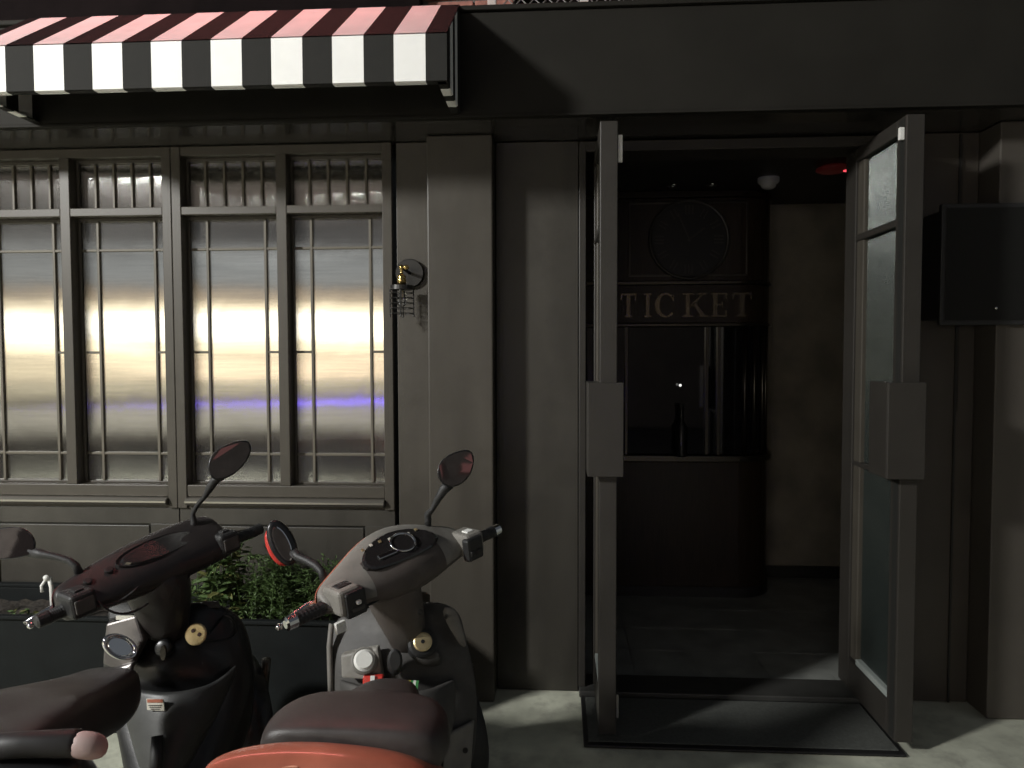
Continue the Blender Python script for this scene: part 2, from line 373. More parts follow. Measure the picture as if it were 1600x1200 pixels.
# ---- windows: two double-bay units
FR = M['frame']
def window(x0, left_cut=False):
    wx1 = x0 + .981
    f = MB()
    f.box(x0, x0+.042, 3.185, 3.30, .81, 2.408)                       # outer stiles
    f.box(wx1-.042, wx1, 3.185, 3.30, .81, 2.408)
    f.box(x0+.042, wx1-.042, 3.188, 3.30, 2.369, 2.408)               # head
    fo = f.build('window', FR, bd, bevel=.003)
    q = MB(); q.box(x0+.47, x0+.516, 3.186, 3.30, .914, 2.369); q.build('mullion', FR, fo, bevel=.003)
    q = MB(); q.box(x0+.042, x0+.47, 3.187, 3.30, 2.111, 2.147); q.box(x0+.516, wx1-.042, 3.187, 3.30, 2.111, 2.147); q.build('transom_rail', FR, fo, bevel=.003)
    q = MB(); q.box(x0+.042, wx1-.042, 3.189, 3.30, .862, .914); q.build('bottom_rail', FR, fo, bevel=.004)
    q = MB()                                                           # half-round sill bead
    pr_ = [(3.19+ .0, .822), (3.172, .826), (3.160, .838), (3.160, .846), (3.172, .856), (3.19, .859)]
    q.loft([[(x, y, z) for y, z in pr_] for x in (x0+.043, wx1-.043)]); q.build('sill', M['sill'], fo)
    q = MB(); q.box(x0+.042, wx1-.042, 3.196, 3.30, .81, .861); q.build('sill_back', FR, fo)
    for bx0 in (x0+.042, x0+.516):
        bw = .428 if bx0 == x0+.042 else .423
        bx1 = bx0 + bw
        # thin inner frames
        q = MB()
        for z0, z1 in ((2.147, 2.369), (.914, 2.111)):
            q.box(bx0, bx1, 3.235, 3.25, z1-.016, z1); q.box(bx0, bx1, 3.235, 3.25, z0, z0+.008)
            q.box(bx0, bx0+.010, 3.236, 3.25, z0+.008, z1-.016); q.box(bx1-.010, bx1, 3.236, 3.25, z0+.008, z1-.016)
        q.build('bead', FR, fo, bevel=.002)
        cols = [bx0+.010, bx0+.089, bx0+.354, bx1-.010]
        tcols = [bx0+bw*k/5 for k in range(6)]
        for k in range(1, 5):
            q = MB(); q.box(tcols[k]-.0055, tcols[k]+.0055, 3.242, 3.2525, 2.156, 2.352); q.build('muntin', M['muntin'], fo, bevel=.002)
        for k in range(5):
            q = MB(); q.box(tcols[k]+(.0005 if k else .0105), tcols[k+1]-(.0005 if k < 4 else .0105), 3.2535, 3.27, 2.15, 2.36); q.build('steel_pane', M['steel'], fo)
        for k in (1, 2):
            q = MB(); q.box(cols[k]-.006, cols[k]+.006, 3.242, 3.2525, .923, 2.094); q.build('muntin', M['muntin'], fo, bevel=.002)
        for z in (1.968, 1.047):
            for k in range(3):
                q = MB(); q.box(cols[k]+(.006 if k else 0), cols[k+1]-(.006 if k < 2 else 0), 3.243, 3.252, z-.0055, z+.0055); q.build('muntin', M['muntin'], fo, bevel=.002)
        for k in (0, 2):
            q = MB(); q.box(cols[k]+(.006 if k else 0), cols[k+1]-(.006 if k < 2 else 0), 3.243, 3.252, 1.507-.0055, 1.507+.0055); q.build('muntin', M['muntin'], fo, bevel=.002)
        for k in range(3):
            zz = [.916, 1.047, 1.507, 1.968, 2.10] if k != 1 else [.916, 1.047, 1.968, 2.10]
            for i in range(len(zz)-1):
                q = MB(); q.box(cols[k]+.0005, cols[k+1]-.0005, 3.2535, 3.27, zz[i]+.0005, zz[i+1]-.0005); q.build('steel_pane', M['steel'], fo)
        q = MB(); q.box(bx0, bx1, 3.272, 3.30, .914, 2.369); q.build('backing_board', M['door_dark'], fo)
    # dado under the window, with a recessed panel
    d = MB(); d.box(x0+.001, wx1-.001, 3.20, 3.30, .735, .808); d.box(x0+.001, wx1-.001, 3.20, 3.30, .002, .435)
    d.box(x0+.001, x0+.115, 3.20, 3.30, .435, .735); d.box(wx1-.135, wx1-.001, 3.20, 3.30, .435, .735)
    do = d.build('dado', M['wall'], bd, bevel=.002)
    d = MB(); d.box(x0+.125, wx1-.145, 3.207, 3.28, .445, .725); d.build('dado_panel', M['wall'], do, bevel=.003)
    d = MB(); d.box(x0+.115, wx1-.135, 3.214, 3.29, .435, .735); d.build('panel_groove', M['door_dark'], do)
M['sill'] = mat('satin steel bead', (.36, .34, .30), .3, .8)
window(-2.683)
window(-1.700)
part('wall_panel', M['wall'], [(-3.6, -2.685, 3.19, 3.4, .002, 2.409)])

# ---- door frame, threshold
part('door_frame', M['door'], [(.088, .118, 3.215, 3.40, .03, 2.404), (1.322, 1.350, 3.215, 3.40, .03, 2.404), (.118, 1.322, 3.218, 3.40, 2.36, 2.404)])
part('threshold', mat('worn threshold steel', (.07,.07,.065), .45, .4, var=.2), [(.09, 1.35, 3.17, 3.35, .002, .03)], bevel=.004)
for xx in (.62, .76):
    part('threshold_hole', M['door_dark'], [(xx, xx+.055, 3.325, 3.338, .0305, .0325)], bevel=0)

# ---- door leaves: thickness along X, width along Y (both stand open at a right angle to the wall)
DM = M['door']
def leaf(xi, xo, inner_sign, near, far, label):
    """xi: inner face, xo: outer face (x); near/far: y."""
    x0, x1 = min(xi, xo), max(xi, xo)
    q = MB(); q.box(x0, x1, near, near+.075, .05, 2.352); o = q.build('door', DM, bd, bevel=.003)   # lock stile
    o['label'] = label
    q = MB(); q.box(x0, x1, far-.11, far, .05, 2.352); q.build('stile', DM, o, bevel=.003)
    q = MB(); q.box(x0+.008, x1-.008, far-.175, far-.111, .19, 2.295); q.build('stile_bevel', M['frame'], o, bevel=.004)
    ya, yb = near+.076, far-.176
    for z0, z1 in ((.05, .178), (1.022, 1.040), (1.965, 1.992), (2.296, 2.352)):
        q = MB(); q.box(x0+(.001 if z0 > .5 and z0 < 2.2 else 0), x1-(.001 if z0 > .5 and z0 < 2.2 else 0), ya, far-.111, z0, z1); q.build('rail', DM, o, bevel=.003)
    xm = (x0+x1)/2
    for z0, z1 in ((.18, 1.02), (1.042, 1.963), (1.994, 2.294)):
        q = MB(); q.box(xm-.006, xm+.006, ya, yb, z0, z1); q.build('pane', M['reeded'], o)
    # bottom glazing ledge
    q = MB(); q.box(x0+.004, x1-.004, ya, yb, .18, .205); q.build('ledge', mat('pale glazing ledge', (.30,.33,.31), .35), o, bevel=.003)
    # seal groove along the stile
    q = MB(); q.box(xi-.0015, xi+.0015, near+.012, near+.05, .06, 2.34); q.build('seal', M['door_dark'], o)
    return o
lf = leaf(.218, .153, 1, 2.775, 3.335, 'left leaf of the open double door seen edge on')
rf = leaf(1.247, 1.311, -1, 2.775, 3.335, 'right leaf of the open double door with cloudy glass panes')
for o, bxs in ((lf, [(.107, .152, 2.745, 2.90, 1.04, 1.39), (.219, .240, 2.745, 2.90, 1.04, 1.39)]),
               (rf, [(1.184, 1.246, 2.745, 2.90, 1.04, 1.39), (1.312, 1.318, 2.745, 2.90, 1.04, 1.39)])):
    for bx in bxs:
        q = MB(); q.box(*bx); q.build('handle', DM, o, bevel=.004)
    q = MB(); q.box(bxs[0][0] if False else (bxs[0][0]), bxs[1][1], 2.737, 2.7445, 1.04, 1.39)
    q.build('handle_plate', DM, o, bevel=.003)
q = MB(); q.box(.2195, .2365, 2.79, 2.80, 2.205, 2.305); q.build('tag', M['white_plastic'], lf, bevel=.002)
q = MB(); q.box(1.228, 1.2455, 2.785, 2.80, 2.265, 2.31); q.build('tag', M['white_plastic'], rf, bevel=.002)
q = MB(); q.box(.2195, .230, 2.80, 2.81, .10, .19); q.build('floor_catch', M['wire'], lf, bevel=.002)

# ================================================================== LOBBY
fl = MB(); fl.box(-.6, 2.6, 3.36, 6.2, -.05, .012); flo = kind(fl.build('lobby_floor', M['tile_dark']), 'structure')
random.seed(3)
for i in range(8):
    for j in range(6):
        x = -.55 + i*.302; y = 3.365 + j*.302
        if y > 4.75: continue
        q = MB(); q.box(x, x+.298, y, y+.298, .0, .0175+random.uniform(-.001, .001)); q.build('floor_tile', M['tile'], flo, bevel=.0015)
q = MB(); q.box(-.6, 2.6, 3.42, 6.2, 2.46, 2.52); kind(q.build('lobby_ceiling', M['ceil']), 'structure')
q = MB(); q.box(-.6, 2.6, 4.95, 5.1, 0.0, 2.46); kind(q.build('lobby_back_wall', M['plaster']), 'structure')
q = MB(); q.box(1.95, 2.1, 3.62, 4.95, 0.0, 2.46); kind(q.build('lobby_side_wall', M['plaster']), 'structure')
q = MB(); q.box(-.6, -.45, 3.62, 4.95, 0.0, 2.46); kind(q.build('lobby_side_wall', M['plaster']), 'structure')
part('lobby_skirting', M['door_dark'], [(1.32, 1.949, 4.93, 4.949, .012, .09)])

# ticket booth with a rounded right corner
YB = 4.5; XB = 1.30; RB = .22
bo = thing('ticket_booth', 'dark wooden ticket booth with a rounded corner inside the doorway', 'booth', (.7, 4.7, 0.012))
def booth_outline(grow=0.0, n=8):
    pts = [(-.3, YB-grow), (XB-RB, YB-grow)]
    for k in range(1, n+1):
        a = -math.pi/2 + math.pi/2*k/n
        pts.append((XB-RB + (RB+grow)*math.cos(a), YB+RB + (RB+grow)*math.sin(a)))
    pts += [(XB+grow, 4.94)]
    return pts
def booth_band(name, m, z0, z1, grow, thick=.03, bevel=.003):
    a = booth_outline(grow); c = booth_outline(grow-thick)
    q = MB(); n = len(a)
    vs = [(x, y, z0) for x, y in a] + [(x, y, z1) for x, y in a] + [(x, y, z0) for x, y in c] + [(x, y, z1) for x, y in c]
    fs = []
    for i in range(n-1):
        fs += [(i, i+1, n+i+1, n+i), (2*n+i, 3*n+i, 3*n+i+1, 2*n+i+1), (n+i, n+i+1, 3*n+i+1, 3*n+i), (i, 2*n+i, 2*n+i+1, i+1)]
    q.add(vs, fs); return q.build(name, m, bo, bevel=bevel)
booth_band('base_panel', M['wood'], .012, .84, 0)
booth_band('skirting', M['door_dark'], .012, .08, .012, .01)
booth_band('counter', M['darkmetal'], .845, .880, .03, .30)
booth_band('glass', M['booth_glass'], .885, 1.655, -.02, .012)
booth_band('rail', M['darkmetal'], 1.657, 1.674, .02, .05)
booth_band('sign_band', M['wood'], 1.676, 1.905, 0)
booth_band('rail', M['darkmetal'], 1.907, 1.926, .02, .05)
booth_band('upper_panel', M['wood'], 1.928, 2.42, 0)
booth_band('cornice', M['wood'], 2.422, 2.458, .02, .05)
for k, a in enumerate((-80, -62, -40, -22, -6)):
    c = (XB-RB + (RB-.012)*math.cos(R(a)), YB+RB + (RB-.012)*math.sin(R(a)))
    q = MB(); q.tube([(c[0], c[1], .882), (c[0], c[1], 1.656)], .011, 8); q.build('mullion', M['darkmetal'], bo, smooth=True)
for x in (.10, .40, .88, .95):
    q = MB(); q.box(x, x+.018, YB-.002, YB+.018, .882, 1.656); q.build('mullion', M['darkmetal'], bo, bevel=.002)
# frame mouldings round the clock
q = MB(); q.box(.42, 1.12, YB-.012, YB-.001, 1.955, 1.965); q.box(.42, 1.12, YB-.012, YB-.001, 2.385, 2.395); q.box(.42, .43, YB-.0115, YB-.001, 1.965, 2.385); q.box(1.11, 1.12, YB-.0115, YB-.001, 1.965, 2.385)
q.build('moulding', M['darkmetal'], bo, bevel=.002)
# serif letters  T I C K E T
def serif(ch, x0, w_, z0=1.712, h=.142):
    q = MB(); y0, y1 = YB-.016, YB-.001; s = .03
    def bx(a, b_, c, d): q.box(x0+a*w_, x0+b_*w_, y0, y1, z0+c*h, z0+d*h)
    if ch == 'T':
        bx(.38,.62,.07,.92); bx(.25,.75,0,.07); bx(0,1,.92,1); bx(0,.09,.72,.92); bx(.91,1,.72,.92)
    if ch == 'I':
        bx(.28,.72,.07,.93); bx(0,1,0,.07); bx(0,1,.93,1)
    if ch == 'E':
        bx(.12,.36,.07,.93); bx(0,.9,0,.07); bx(0,.9,.93,1); bx(.36,.66,.47,.54); bx(.60,.66,.38,.47); bx(.60,.66,.54,.64); bx(.80,.9,.07,.28); bx(.80,.9,.74,.93)
    if ch == 'K':
        bx(.12,.28,.07,.93); bx(0,.42,0,.07); bx(0,.42,.93,1); bx(.62,1,0,.06); bx(.58,.92,.94,1)
        P = lambda u, v: (x0+u*w_, y0, z0+v*h)
        q.prism([P(.30,.44), P(.36,.44), P(.80,.94), P(.74,.94), P(.30,.50)], (0, .015, 0))
        q.prism([P(.40,.53), P(.70,.06), P(.88,.06), P(.50,.62)], (0, .014, 0))
    if ch == 'C':
        n = 18; o_, i_ = [], []
        for k in range(n+1):
            a = R(42 + (360-84)*k/n)
            o_.append((x0+w_*(.52+.52*math.cos(a)), z0+h*(.5+.52*math.sin(a)))); i_.append((x0+w_*(.55+.33*math.cos(a)), z0+h*(.5+.44*math.sin(a))))
        for k in range(n):
            q.prism([(o_[k][0],y0,o_[k][1]), (o_[k+1][0],y0,o_[k+1][1]), (i_[k+1][0],y0,i_[k+1][1]), (i_[k][0],y0,i_[k][1])], (0,.015,0))
        bx(.82,.92,.68,.92)
    return q.build('letter', M['letter'], bo)
M['letter'] = mat('polished steel letter', (.21, .175, .13), .26, 1.0)
def bxx(px): return at(px, 480, YB/ (FW + RT*((px-800)/FPX)).y).x
for ch, a, c in (('T',969,993), ('I',1005,1017), ('C',1022,1054), ('K',1065,1105), ('E',1109,1137), ('T',1142,1173)):
    serif(ch, bxx(a), bxx(c)-bxx(a))

ck = thing('wall_clock', 'round dark wall clock with raised numerals above the TICKET band', 'clock', (.78, YB-.02, 2.165))
cc = Vector((.775, YB-.002, 2.172))
q = MB(); q.lathe(cc, (0,-1,0), [(0,.22),(.012,.22)], 40); q.build('dial', M['dialface'], ck)
q = MB()
for k in range(40):
    a0, a1 = 2*math.pi*k/40, 2*math.pi*(k+1)/40
    def rp(a, r, y): return (cc.x+r*math.cos(a), cc.y+y, cc.z+r*math.sin(a))
    q.add([rp(a0,.222,-.013), rp(a1,.222,-.013), rp(a1,.236,-.022), rp(a0,.236,-.022), rp(a0,.242,-.0), rp(a1,.242,-.0)], [(0,1,2,3), (3,2,5,4)])
q.build('bezel', M['clockmetal'], ck, smooth=True)
for k in range(12):
    a = R(30*k); u = Vector((math.cos(a),0,math.sin(a))); v = Vector((-math.sin(a),0,math.cos(a)))
    for dd in ((-.012, .012) if k % 3 else (-.02, 0, .02)):
        q = MB(); q.obox(cc+Vector((0,-.014,0))+u*.175+v*dd, u, v, Vector((0,1,0)), .026, .004, .003); q.build('numeral', M['clockmetal'], ck)
q = MB(); q.obox(cc+Vector((.04,-.018,.03)), Vector((.8,0,.6)), Vector((-.6,0,.8)), Vector((0,1,0)), .06, .006, .002); q.obox(cc+Vector((-.03,-.022,.07)), Vector((-.4,0,.917)), Vector((.917,0,.4)), Vector((0,1,0)), .09, .004, .002)
q.build('hand', M['clockmetal'], ck)

def X_on(px, Y): 
    r_ = FW + RT*((px-800)/FPX); return r_.x/r_.y*Y
for px in (1050, 1110):
    d_ = thing('downlight', ('small unlit recessed downlight above the clock, on its left side' if px == 1050 else 'small unlit recessed downlight between the clock and the smoke detector'), 'downlight', (X_on(px, 4.35), 4.35, 2.459), 'unlit downlights in the lobby ceiling')
    q = MB(); q.lathe((X_on(px,4.35), 4.35, 2.4595), (0,0,-1), [(0,.035),(.006,.033),(.006,.024),(-.004,.022)], 18, cap=False); q.build('ring', M['chrome'], d_, smooth=True)
    q = MB(); q.lathe((X_on(px,4.35), 4.35, 2.4598), (0,0,-1), [(0,.022),(.001,.01)], 14); q.build('bulb', M['white_plastic'], d_)
sd = thing('smoke_detector', 'white smoke detector on the dark lobby ceiling', 'smoke detector', (X_on(1197,4.2), 4.2, 2.459))
q = MB(); q.lathe((X_on(1197,4.2), 4.2, 2.4595), (0,0,-1), [(0,.058),(.022,.058),(.03,.052)], 24); q.build('base', M['white_plastic'], sd, smooth=False)
q = MB(); q.lathe((X_on(1197,4.2), 4.2, 2.429), (0,0,-1), [(0,.042),(.02,.038),(.028,.025)], 24); q.build('head', M['white_plastic'], sd, smooth=False)
al = thing('ceiling_lamp', 'flat round ceiling lamp glowing red near the right door leaf', 'ceiling lamp', (X_on(1297,3.95), 3.95, 2.459))
q = MB(); q.lathe((X_on(1297,3.95), 3.95, 2.4595), (0,0,-1), [(0,.055),(.012,.082),(.022,.086),(.03,.07),(.034,.03)], 28); q.build('dish', mat('red lamp plastic', (.22,.05,.045), .3, emit=(.6,.06,.05), es=.015), al, smooth=True)
q = MB(); q.lathe((X_on(1297,3.95)+.055, 3.925, 2.430), (0,0,-1), [(0,.017),(.006,.013),(.009,.004)], 12); q.build('indicator', emis('red indicator', (1,.09,.12), 1.3), al)
led = MB(); led.lathe((X_on(1063,4.46), 4.462, 1.305), (0,-1,0), [(0,.008),(.004,.007),(.006,.003)], 10)
tag(led.build('indicator_light', emis('white indicator', (1,1,.95), 1.2)), 'tiny white indicator light behind the ticket booth window', 'light')
# things inside the booth window
bt = thing('bottle', 'dark bottle silhouette behind the booth window', 'bottle', (.73, 4.44, .881))
q = MB(); q.lathe((.73, 4.475-.03, .881), (0,0,1), [(0,.034),(.01,.036),(.17,.036),(.215,.014),(.28,.013),(.284,.0135)], 16); q.build('body', M['black_plastic'], bt, smooth=True)
q = MB(); q.lathe((.73, 4.475-.03, 1.165), (0,0,1), [(0,.015),(.025,.015)], 12); q.build('cap', M['black_matte'], bt)

# ================================================================== AWNING
aw = thing('striped_awning', 'black and white striped awning with a straight valance above the windows', 'awning', (-1.24, 2.7, 2.43))
AX0, AX1 = -2.10, -.377
yf, yb_, zf, zb, zl = 2.53, 2.8695, 2.585, 2.832, 2.424
edges = [(AX0, 0)]
x = -1.837 - .213
cuts = []
k = 0
while x < AX1:
    cuts.append((x, 1)); cuts.append((x+.109, 0)); x += .213
cuts = [c for c in cuts if AX0 < c[0] < AX1]
segs = []; cur = AX0; colr = 0
for cx, cc_ in cuts:
    segs.append((cur, cx, colr)); cur = cx; colr = cc_
segs.append((cur, AX1, colr))
WB = [M['black_fab'], M['white_fab']]
T = .004
q = MB()
for a, c, m_ in segs:
    q.add([(a,yf,zf),(c,yf,zf),(c,yb_,zb),(a,yb_,zb),(a,yf,zf-T),(c,yf,zf-T),(c,yb_,zb-T),(a,yb_,zb-T)], [(0,1,2,3),(7,6,5,4),(3,2,6,7)], m_)
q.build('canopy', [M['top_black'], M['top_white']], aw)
q = MB()
for a, c, m_ in segs:
    q.box(a, c, yf-.001, yf+.004, zl, zf-.0045, m_)
q.build('valance', WB, aw)
q = MB()
for a, c, m_ in segs:
    q.box(a, c, yf+.0045, yf+.03, zl-.002, zl+.003, m_)
q.build('hem', WB, aw)
ny = 5
for xs_, nm in ((AX0, 1), (AX1, 0)):
    q = MB(); hq = MB()
    ycut = [yf+.006, yf+.075, yf+.145, yf+.20, yf+.265, yb_]
    for i in range(5):
        y0, y1 = ycut[i], ycut[i+1]
        z0 = zf-.006 + (zb-zf)*(y0-yf)/(yb_-yf); z1 = zf-.006 + (zb-zf)*(y1-yf)/(yb_-yf)
        sgn = 1 if xs_ == AX0 else -1
        q.add([(xs_,y0,zl),(xs_,y1,zl),(xs_,y1,z1),(xs_,y0,z0),(xs_+sgn*.004,y0,zl),(xs_+sgn*.004,y1,zl),(xs_+sgn*.004,y1,z1),(xs_+sgn*.004,y0,z0)],
              [(0,1,2,3),(7,6,5,4),(0,4,5,1),(3,2,6,7),(1,5,6,2),(0,3,7,4)], (i+nm) % 2)
        hq.box(xs_+sgn*.0045, xs_+sgn*.035, y0, y1, zl-.002, zl+.003, i % 2)
    q.build('side_panel', WB, aw); hq.build('side_hem', WB, aw)
# aluminium frame inside
q = MB(); q.tube([(AX0+.02, yf+.02, zl+.02), (AX1-.02, yf+.02, zl+.02)], .011, 8); q.build('front_bar', M['darkmetal'], aw)
for x in (-1.55, -1.0):
    q = MB(); q.tube([(x, yf+.02, zl+.02), (x, yb_-.01, zl+.12)], .009, 6); q.build('strut', M['darkmetal'], aw)

# ================================================================== UPPER STOREY
q = MB(); q.box(-6, -.62, 3.34, 3.6, 2.45, 6.5); q.box(-.62, 4, 3.50, 3.6, 2.45, 6.5); uw = kind(q.build('upper_wall', M['upper']), 'structure')
bw_ = thing('brick_wall', 'strip of red lit brick wall above the right end of the awning', 'brick wall', (-.45, 3.42, 2.46))
q = MB(); q.box(-.66, -.20, 3.425, 3.5, 2.46, 3.4); q.build('mortar', M['mortar'], bw_)
random.seed(11)
for r_ in range(9):
    z = 2.70 + r_*.068
    for c_ in range(3):
        x0 = -.70 + c_*.215 + (.107 if r_ % 2 else 0)
        a, c = max(-.655, x0), min(-.205, x0+.205)
        if c-a > .03:
            q = MB(); q.box(a, c, 3.405+random.uniform(0,.006), 3.45, z, z+.058); q.build('brick', M['brick'], bw_, bevel=.004)
cf = thing('chain_link_fence', 'chain link fence between pale posts on the parapet above the fascia', 'fence', (.15, 3.3, 2.46))
for px in (771, 912):
    x = X_on(px, 3.3); q = MB(); q.box(x-.019, x+.019, 3.285, 3.315, 2.46, 3.35); q.build('post', M['pinkpost'], cf, bevel=.003)
q = MB()
x0, x1 = X_on(782, 3.3), X_on(1000, 3.3)
z0, z1 = 2.62, 3.3
st = .058; k = 0
xx = x0 - (z1-z0)
while xx < x1:
    for sg in (1, -1):
        pts = []
        for z in (z0, z1):
            X = xx + (z-z0) if sg == 1 else xx + (z1-z)
            pts.append((X, 3.30 + .004*sg, z))
        # clip to the panel
        (ax, ay, az), (bx_, by, bz) = pts
        def clip(X, zA, zB, XA, XB): return zA + (zB-zA)*(X-XA)/(XB-XA)
        lo_, hi_ = (pts[0], pts[1]) if ax < bx_ else (pts[1], pts[0])
        la, lb = list(lo_), list(hi_)
        if lb[0] < x0 or la[0] > x1: continue
        if la[0] < x0: la[2] = clip(x0, la[2], lb[2], la[0], lb[0]); la[0] = x0
        if lb[0] > x1: lb[2] = clip(x1, lo_[2], hi_[2], lo_[0], hi_[0]); lb[0] = x1
        q.tube([la, lb], .0028, 4)
    xx += st
q.build('wire_mesh', M['wire'], cf)
q = MB(); q.tube([(x0, 3.3, 3.31), (x1, 3.3, 3.31)], .012, 8); q.build('top_rail', M['wire'], cf)

# ================================================================== PAVEMENT THINGS
mt = thing('door_mat', 'dark grey rubber mat with a black edge in front of the open door', 'mat', (.69, 2.96, 0))
q = MB(); q.box(.096, 1.285, 2.76, 3.168, .002, .012); q.build('border', M['rubber'], mt, bevel=.004)
q = MB(); q.box(.115, 1.268, 2.785, 3.15, .0125, .016); q.build('carpet', M['mat'], mt, bevel=.002)

# menu board / display on the right wall
mn = thing('display_screen', 'dark rectangular display screen hung on the wall right of the door', 'screen', (1.8, 3.15, 1.6))
q = MB(); q.box(1.512, 2.60, 3.05, 3.075, 1.606, 2.085); q.build('bezel', M['black_matte'], mn, bevel=.004)
q = MB(); q.box(1.53, 2.585, 3.046, 3.0495, 1.625, 2.067); q.build('panel', M['screen'], mn, bevel=.001)
q = MB(); q.box(1.515, 1.742, 3.0755, 3.221, 1.63, 2.06); q.build('box_body', M['black_matte'], mn, bevel=.004)
q = MB(); q.lathe((X_on(1553,3.045), 3.0455, 1.672), (0,-1,0), [(0,.006),(.004,.006),(.006,.003)], 12); q.build('lock', M['chrome'], mn, smooth=True)

# wall lamp
wl = thing('wall_lamp', 'unlit caged wall lamp with a brass socket on the grey wall beside the pillar', 'wall lamp', (-.625, 3.2, 1.84))
pc = at(640, 427, 3.2); pc.y = 3.1995
q = MB(); q.lathe((pc.x, 3.1995, pc.z), (0,-1,0), [(0,.062),(.018,.062),(.022,.059)], 36); q.build('back_plate', M['bronze_black'], wl, smooth=False)
sx, sz = X_on(629, 3.09), pc.z
q = MB(); q.tube([(pc.x, 3.178, pc.z), (pc.x-.004, 3.13, pc.z+.006), (sx, 3.09, pc.z+.016)], .007, 8); q.build('arm', M['bronze_black'], wl, smooth=True)
q = MB(); q.lathe((X_on(636,3.085), 3.088, pc.z+.014), (.2,-1,0), [(0,.010),(.006,.011),(.009,.008)], 16); q.build('knob', M['brass'], wl, smooth=True)
q = MB(); q.lathe((sx, 3.09, pc.z+.026), (0,0,-1), [(0,.003),(.004,.010),(.012,.012),(.018,.009),(.022,.006),(.040,.006),(.043,.014),(.050,.019),(.056,.017),(.058,.0185),(.086,.0185)], 20); q.build('socket', M['brass'], wl, smooth=True)
cz = pc.z-.060
q = MB(); q.lathe((sx, 3.09, cz), (0,0,-1), [(0,.034),(.001,.049),(.019,.050),(.020,.045)], 28); q.build('cap', M['bronze_black'], wl, smooth=False)
for k in range(5):
    z = cz-.032-.0215*k
    q = MB(); q.tube([(sx+.048*math.cos(2*math.pi*i/24), 3.09+.048*math.sin(2*math.pi*i/24), z) for i in range(25)], .0019, 5); q.build('cage_ring', M['bronze_black'], wl)
for k in range(4):
    a = R(-90+90*k+6); X, Y = sx+.049*math.cos(a), 3.09+.049*math.sin(a)
    q = MB(); q.tube([(X,Y,cz-.015), (X,Y,cz-.125)], .003, 6); q.lathe((X,Y,cz-.125), (0,0,-1), [(0,.004),(.006,.0045),(.009,.002)], 8); q.build('cage_bar', M['bronze_black'], wl)
q = MB(); q.lathe((sx,3.09,cz-.021), (0,0,-1), [(0,.010),(.012,.018),(.04,.022),(.06,.018),(.07,.008)], 16); q.build('bulb', M['glass'], wl, smooth=True)
q = MB(); q.tube([(sx-.004,3.09,cz-.02), (sx-.004,3.09,cz-.055), (sx+.004,3.09,cz-.055), (sx+.004,3.09,cz-.02)], .0012, 5); q.build('filament', M['brass'], wl)

# planter and plants
pl = thing('planter_box', 'long black planter box under the windows behind the scooters', 'planter', (-1.7, 2.9, 0))
px0, px1 = -3.0, -.62
q = MB(); q.box(px0, px1, 2.76, 2.785, .002, .452); q.box(px0, px1, 3.14, 3.165, .002, .452); q.box(px0, px0+.025, 2.785, 3.14, .002, .452); q.box(px1-.025, px1, 2.785, 3.14, .002, .452); q.box(px0+.025, px1-.025, 2.785, 3.14, .002, .03)
q.build('box', M['planter'], pl, bevel=.004)
q = MB(); q.box(px0-.006, px1+.006, 2.748, 2.775, .4525, .468); q.box(px0-.006, px1+.006, 3.14, 3.175, .4525, .468); q.build('rim', M['planter'], pl, bevel=.004)
def rnd_patch(nx, ny_, x0, x1, y0, y1, z, amp):
    return [[(x0+(x1-x0)*i/nx, y0+(y1-y0)*j/ny_, z+random.uniform(-amp, amp)) for i in range(nx+1)] for j in range(ny_+1)]
q = MB(); q.grid(rnd_patch(60, 8, px0+.025, px1-.025, 2.785, 3.14, .39, .012)); kind(q.build('soil', M['soil'], pl), 'stuff')

def leaf_geo(q, p, dirv, size, width, mi=0):
    d = Vector(dirv).normalized(); s_ = d.cross(Vector((random.uniform(-.4,.4), random.uniform(-.4,.4), 1))).normalized(); n_ = s_.cross(d)
    L_, W_ = size, size*width
    q.add([p, p+d*L_*.35+s_*W_*.5+n_*L_*.06, p+d*L_*.75+s_*W_*.32+n_*L_*.02, p+d*L_-n_*L_*.12, p+d*L_*.75-s_*W_*.32+n_*L_*.02, p+d*L_*.35-s_*W_*.5+n_*L_*.06, p+d*L_*.5-n_*L_*.03],
          [(0,1,6), (1,2,6), (2,3,6), (3,4,6), (4,5,6), (5,0,6)], mi)
def bush(root, cx, cyy, z0, rx, ry, h, nst, size, width, feather=False):
    st, lv = MB(), MB()
    for s_ in range(nst):
        bx, by = cx+random.gauss(0, rx*.45), cyy+random.gauss(0, ry*.4)
        hh = h*random.uniform(.35, 1.18)*(1-.25*min(1, abs(bx-cx)/rx))
        tipv = Vector((bx+random.gauss(0, rx*.35), by+random.gauss(0, ry*.35), z0+hh))
        base = Vector((bx, by, z0)); midp = (base+tipv)/2+Vector((random.gauss(0,.015), random.gauss(0,.015), .02))
        st.tube([base, midp, tipv], [.003, .0025, .0012], 4, mi=1)
        nl = int(hh/(size*.30))
        for i in range(nl):
            f_ = .15+.85*(i+.5)/nl
            p = base.lerp(midp, f_*2) if f_ < .5 else midp.lerp(tipv, f_*2-1)
            a = random.uniform(0, 2*math.pi)
            dv = Vector((math.cos(a), math.sin(a), random.uniform(-.25, .6)))
            if feather:
                e = p+dv*size*1.4; st.tube([p, e], .001, 3)
                for j in range(6):
                    pp = p.lerp(e, (j+1)/6.5)
                    leaf_geo(lv, pp, dv+Vector((random.gauss(0,.7), random.gauss(0,.7), random.gauss(0,.4))), size*.55, width, random.randint(0,1))
            else:
                leaf_geo(lv, p, dv, size*random.uniform(.5, 1.35), width*random.uniform(.8, 1.25), random.choice((0,0,1,1,2)))
    st.build('stem', [M['leaf'], M['leaf2']], root); lv.build('leaves', [M['leaf'], M['leaf2'], M['leaf3']], root)
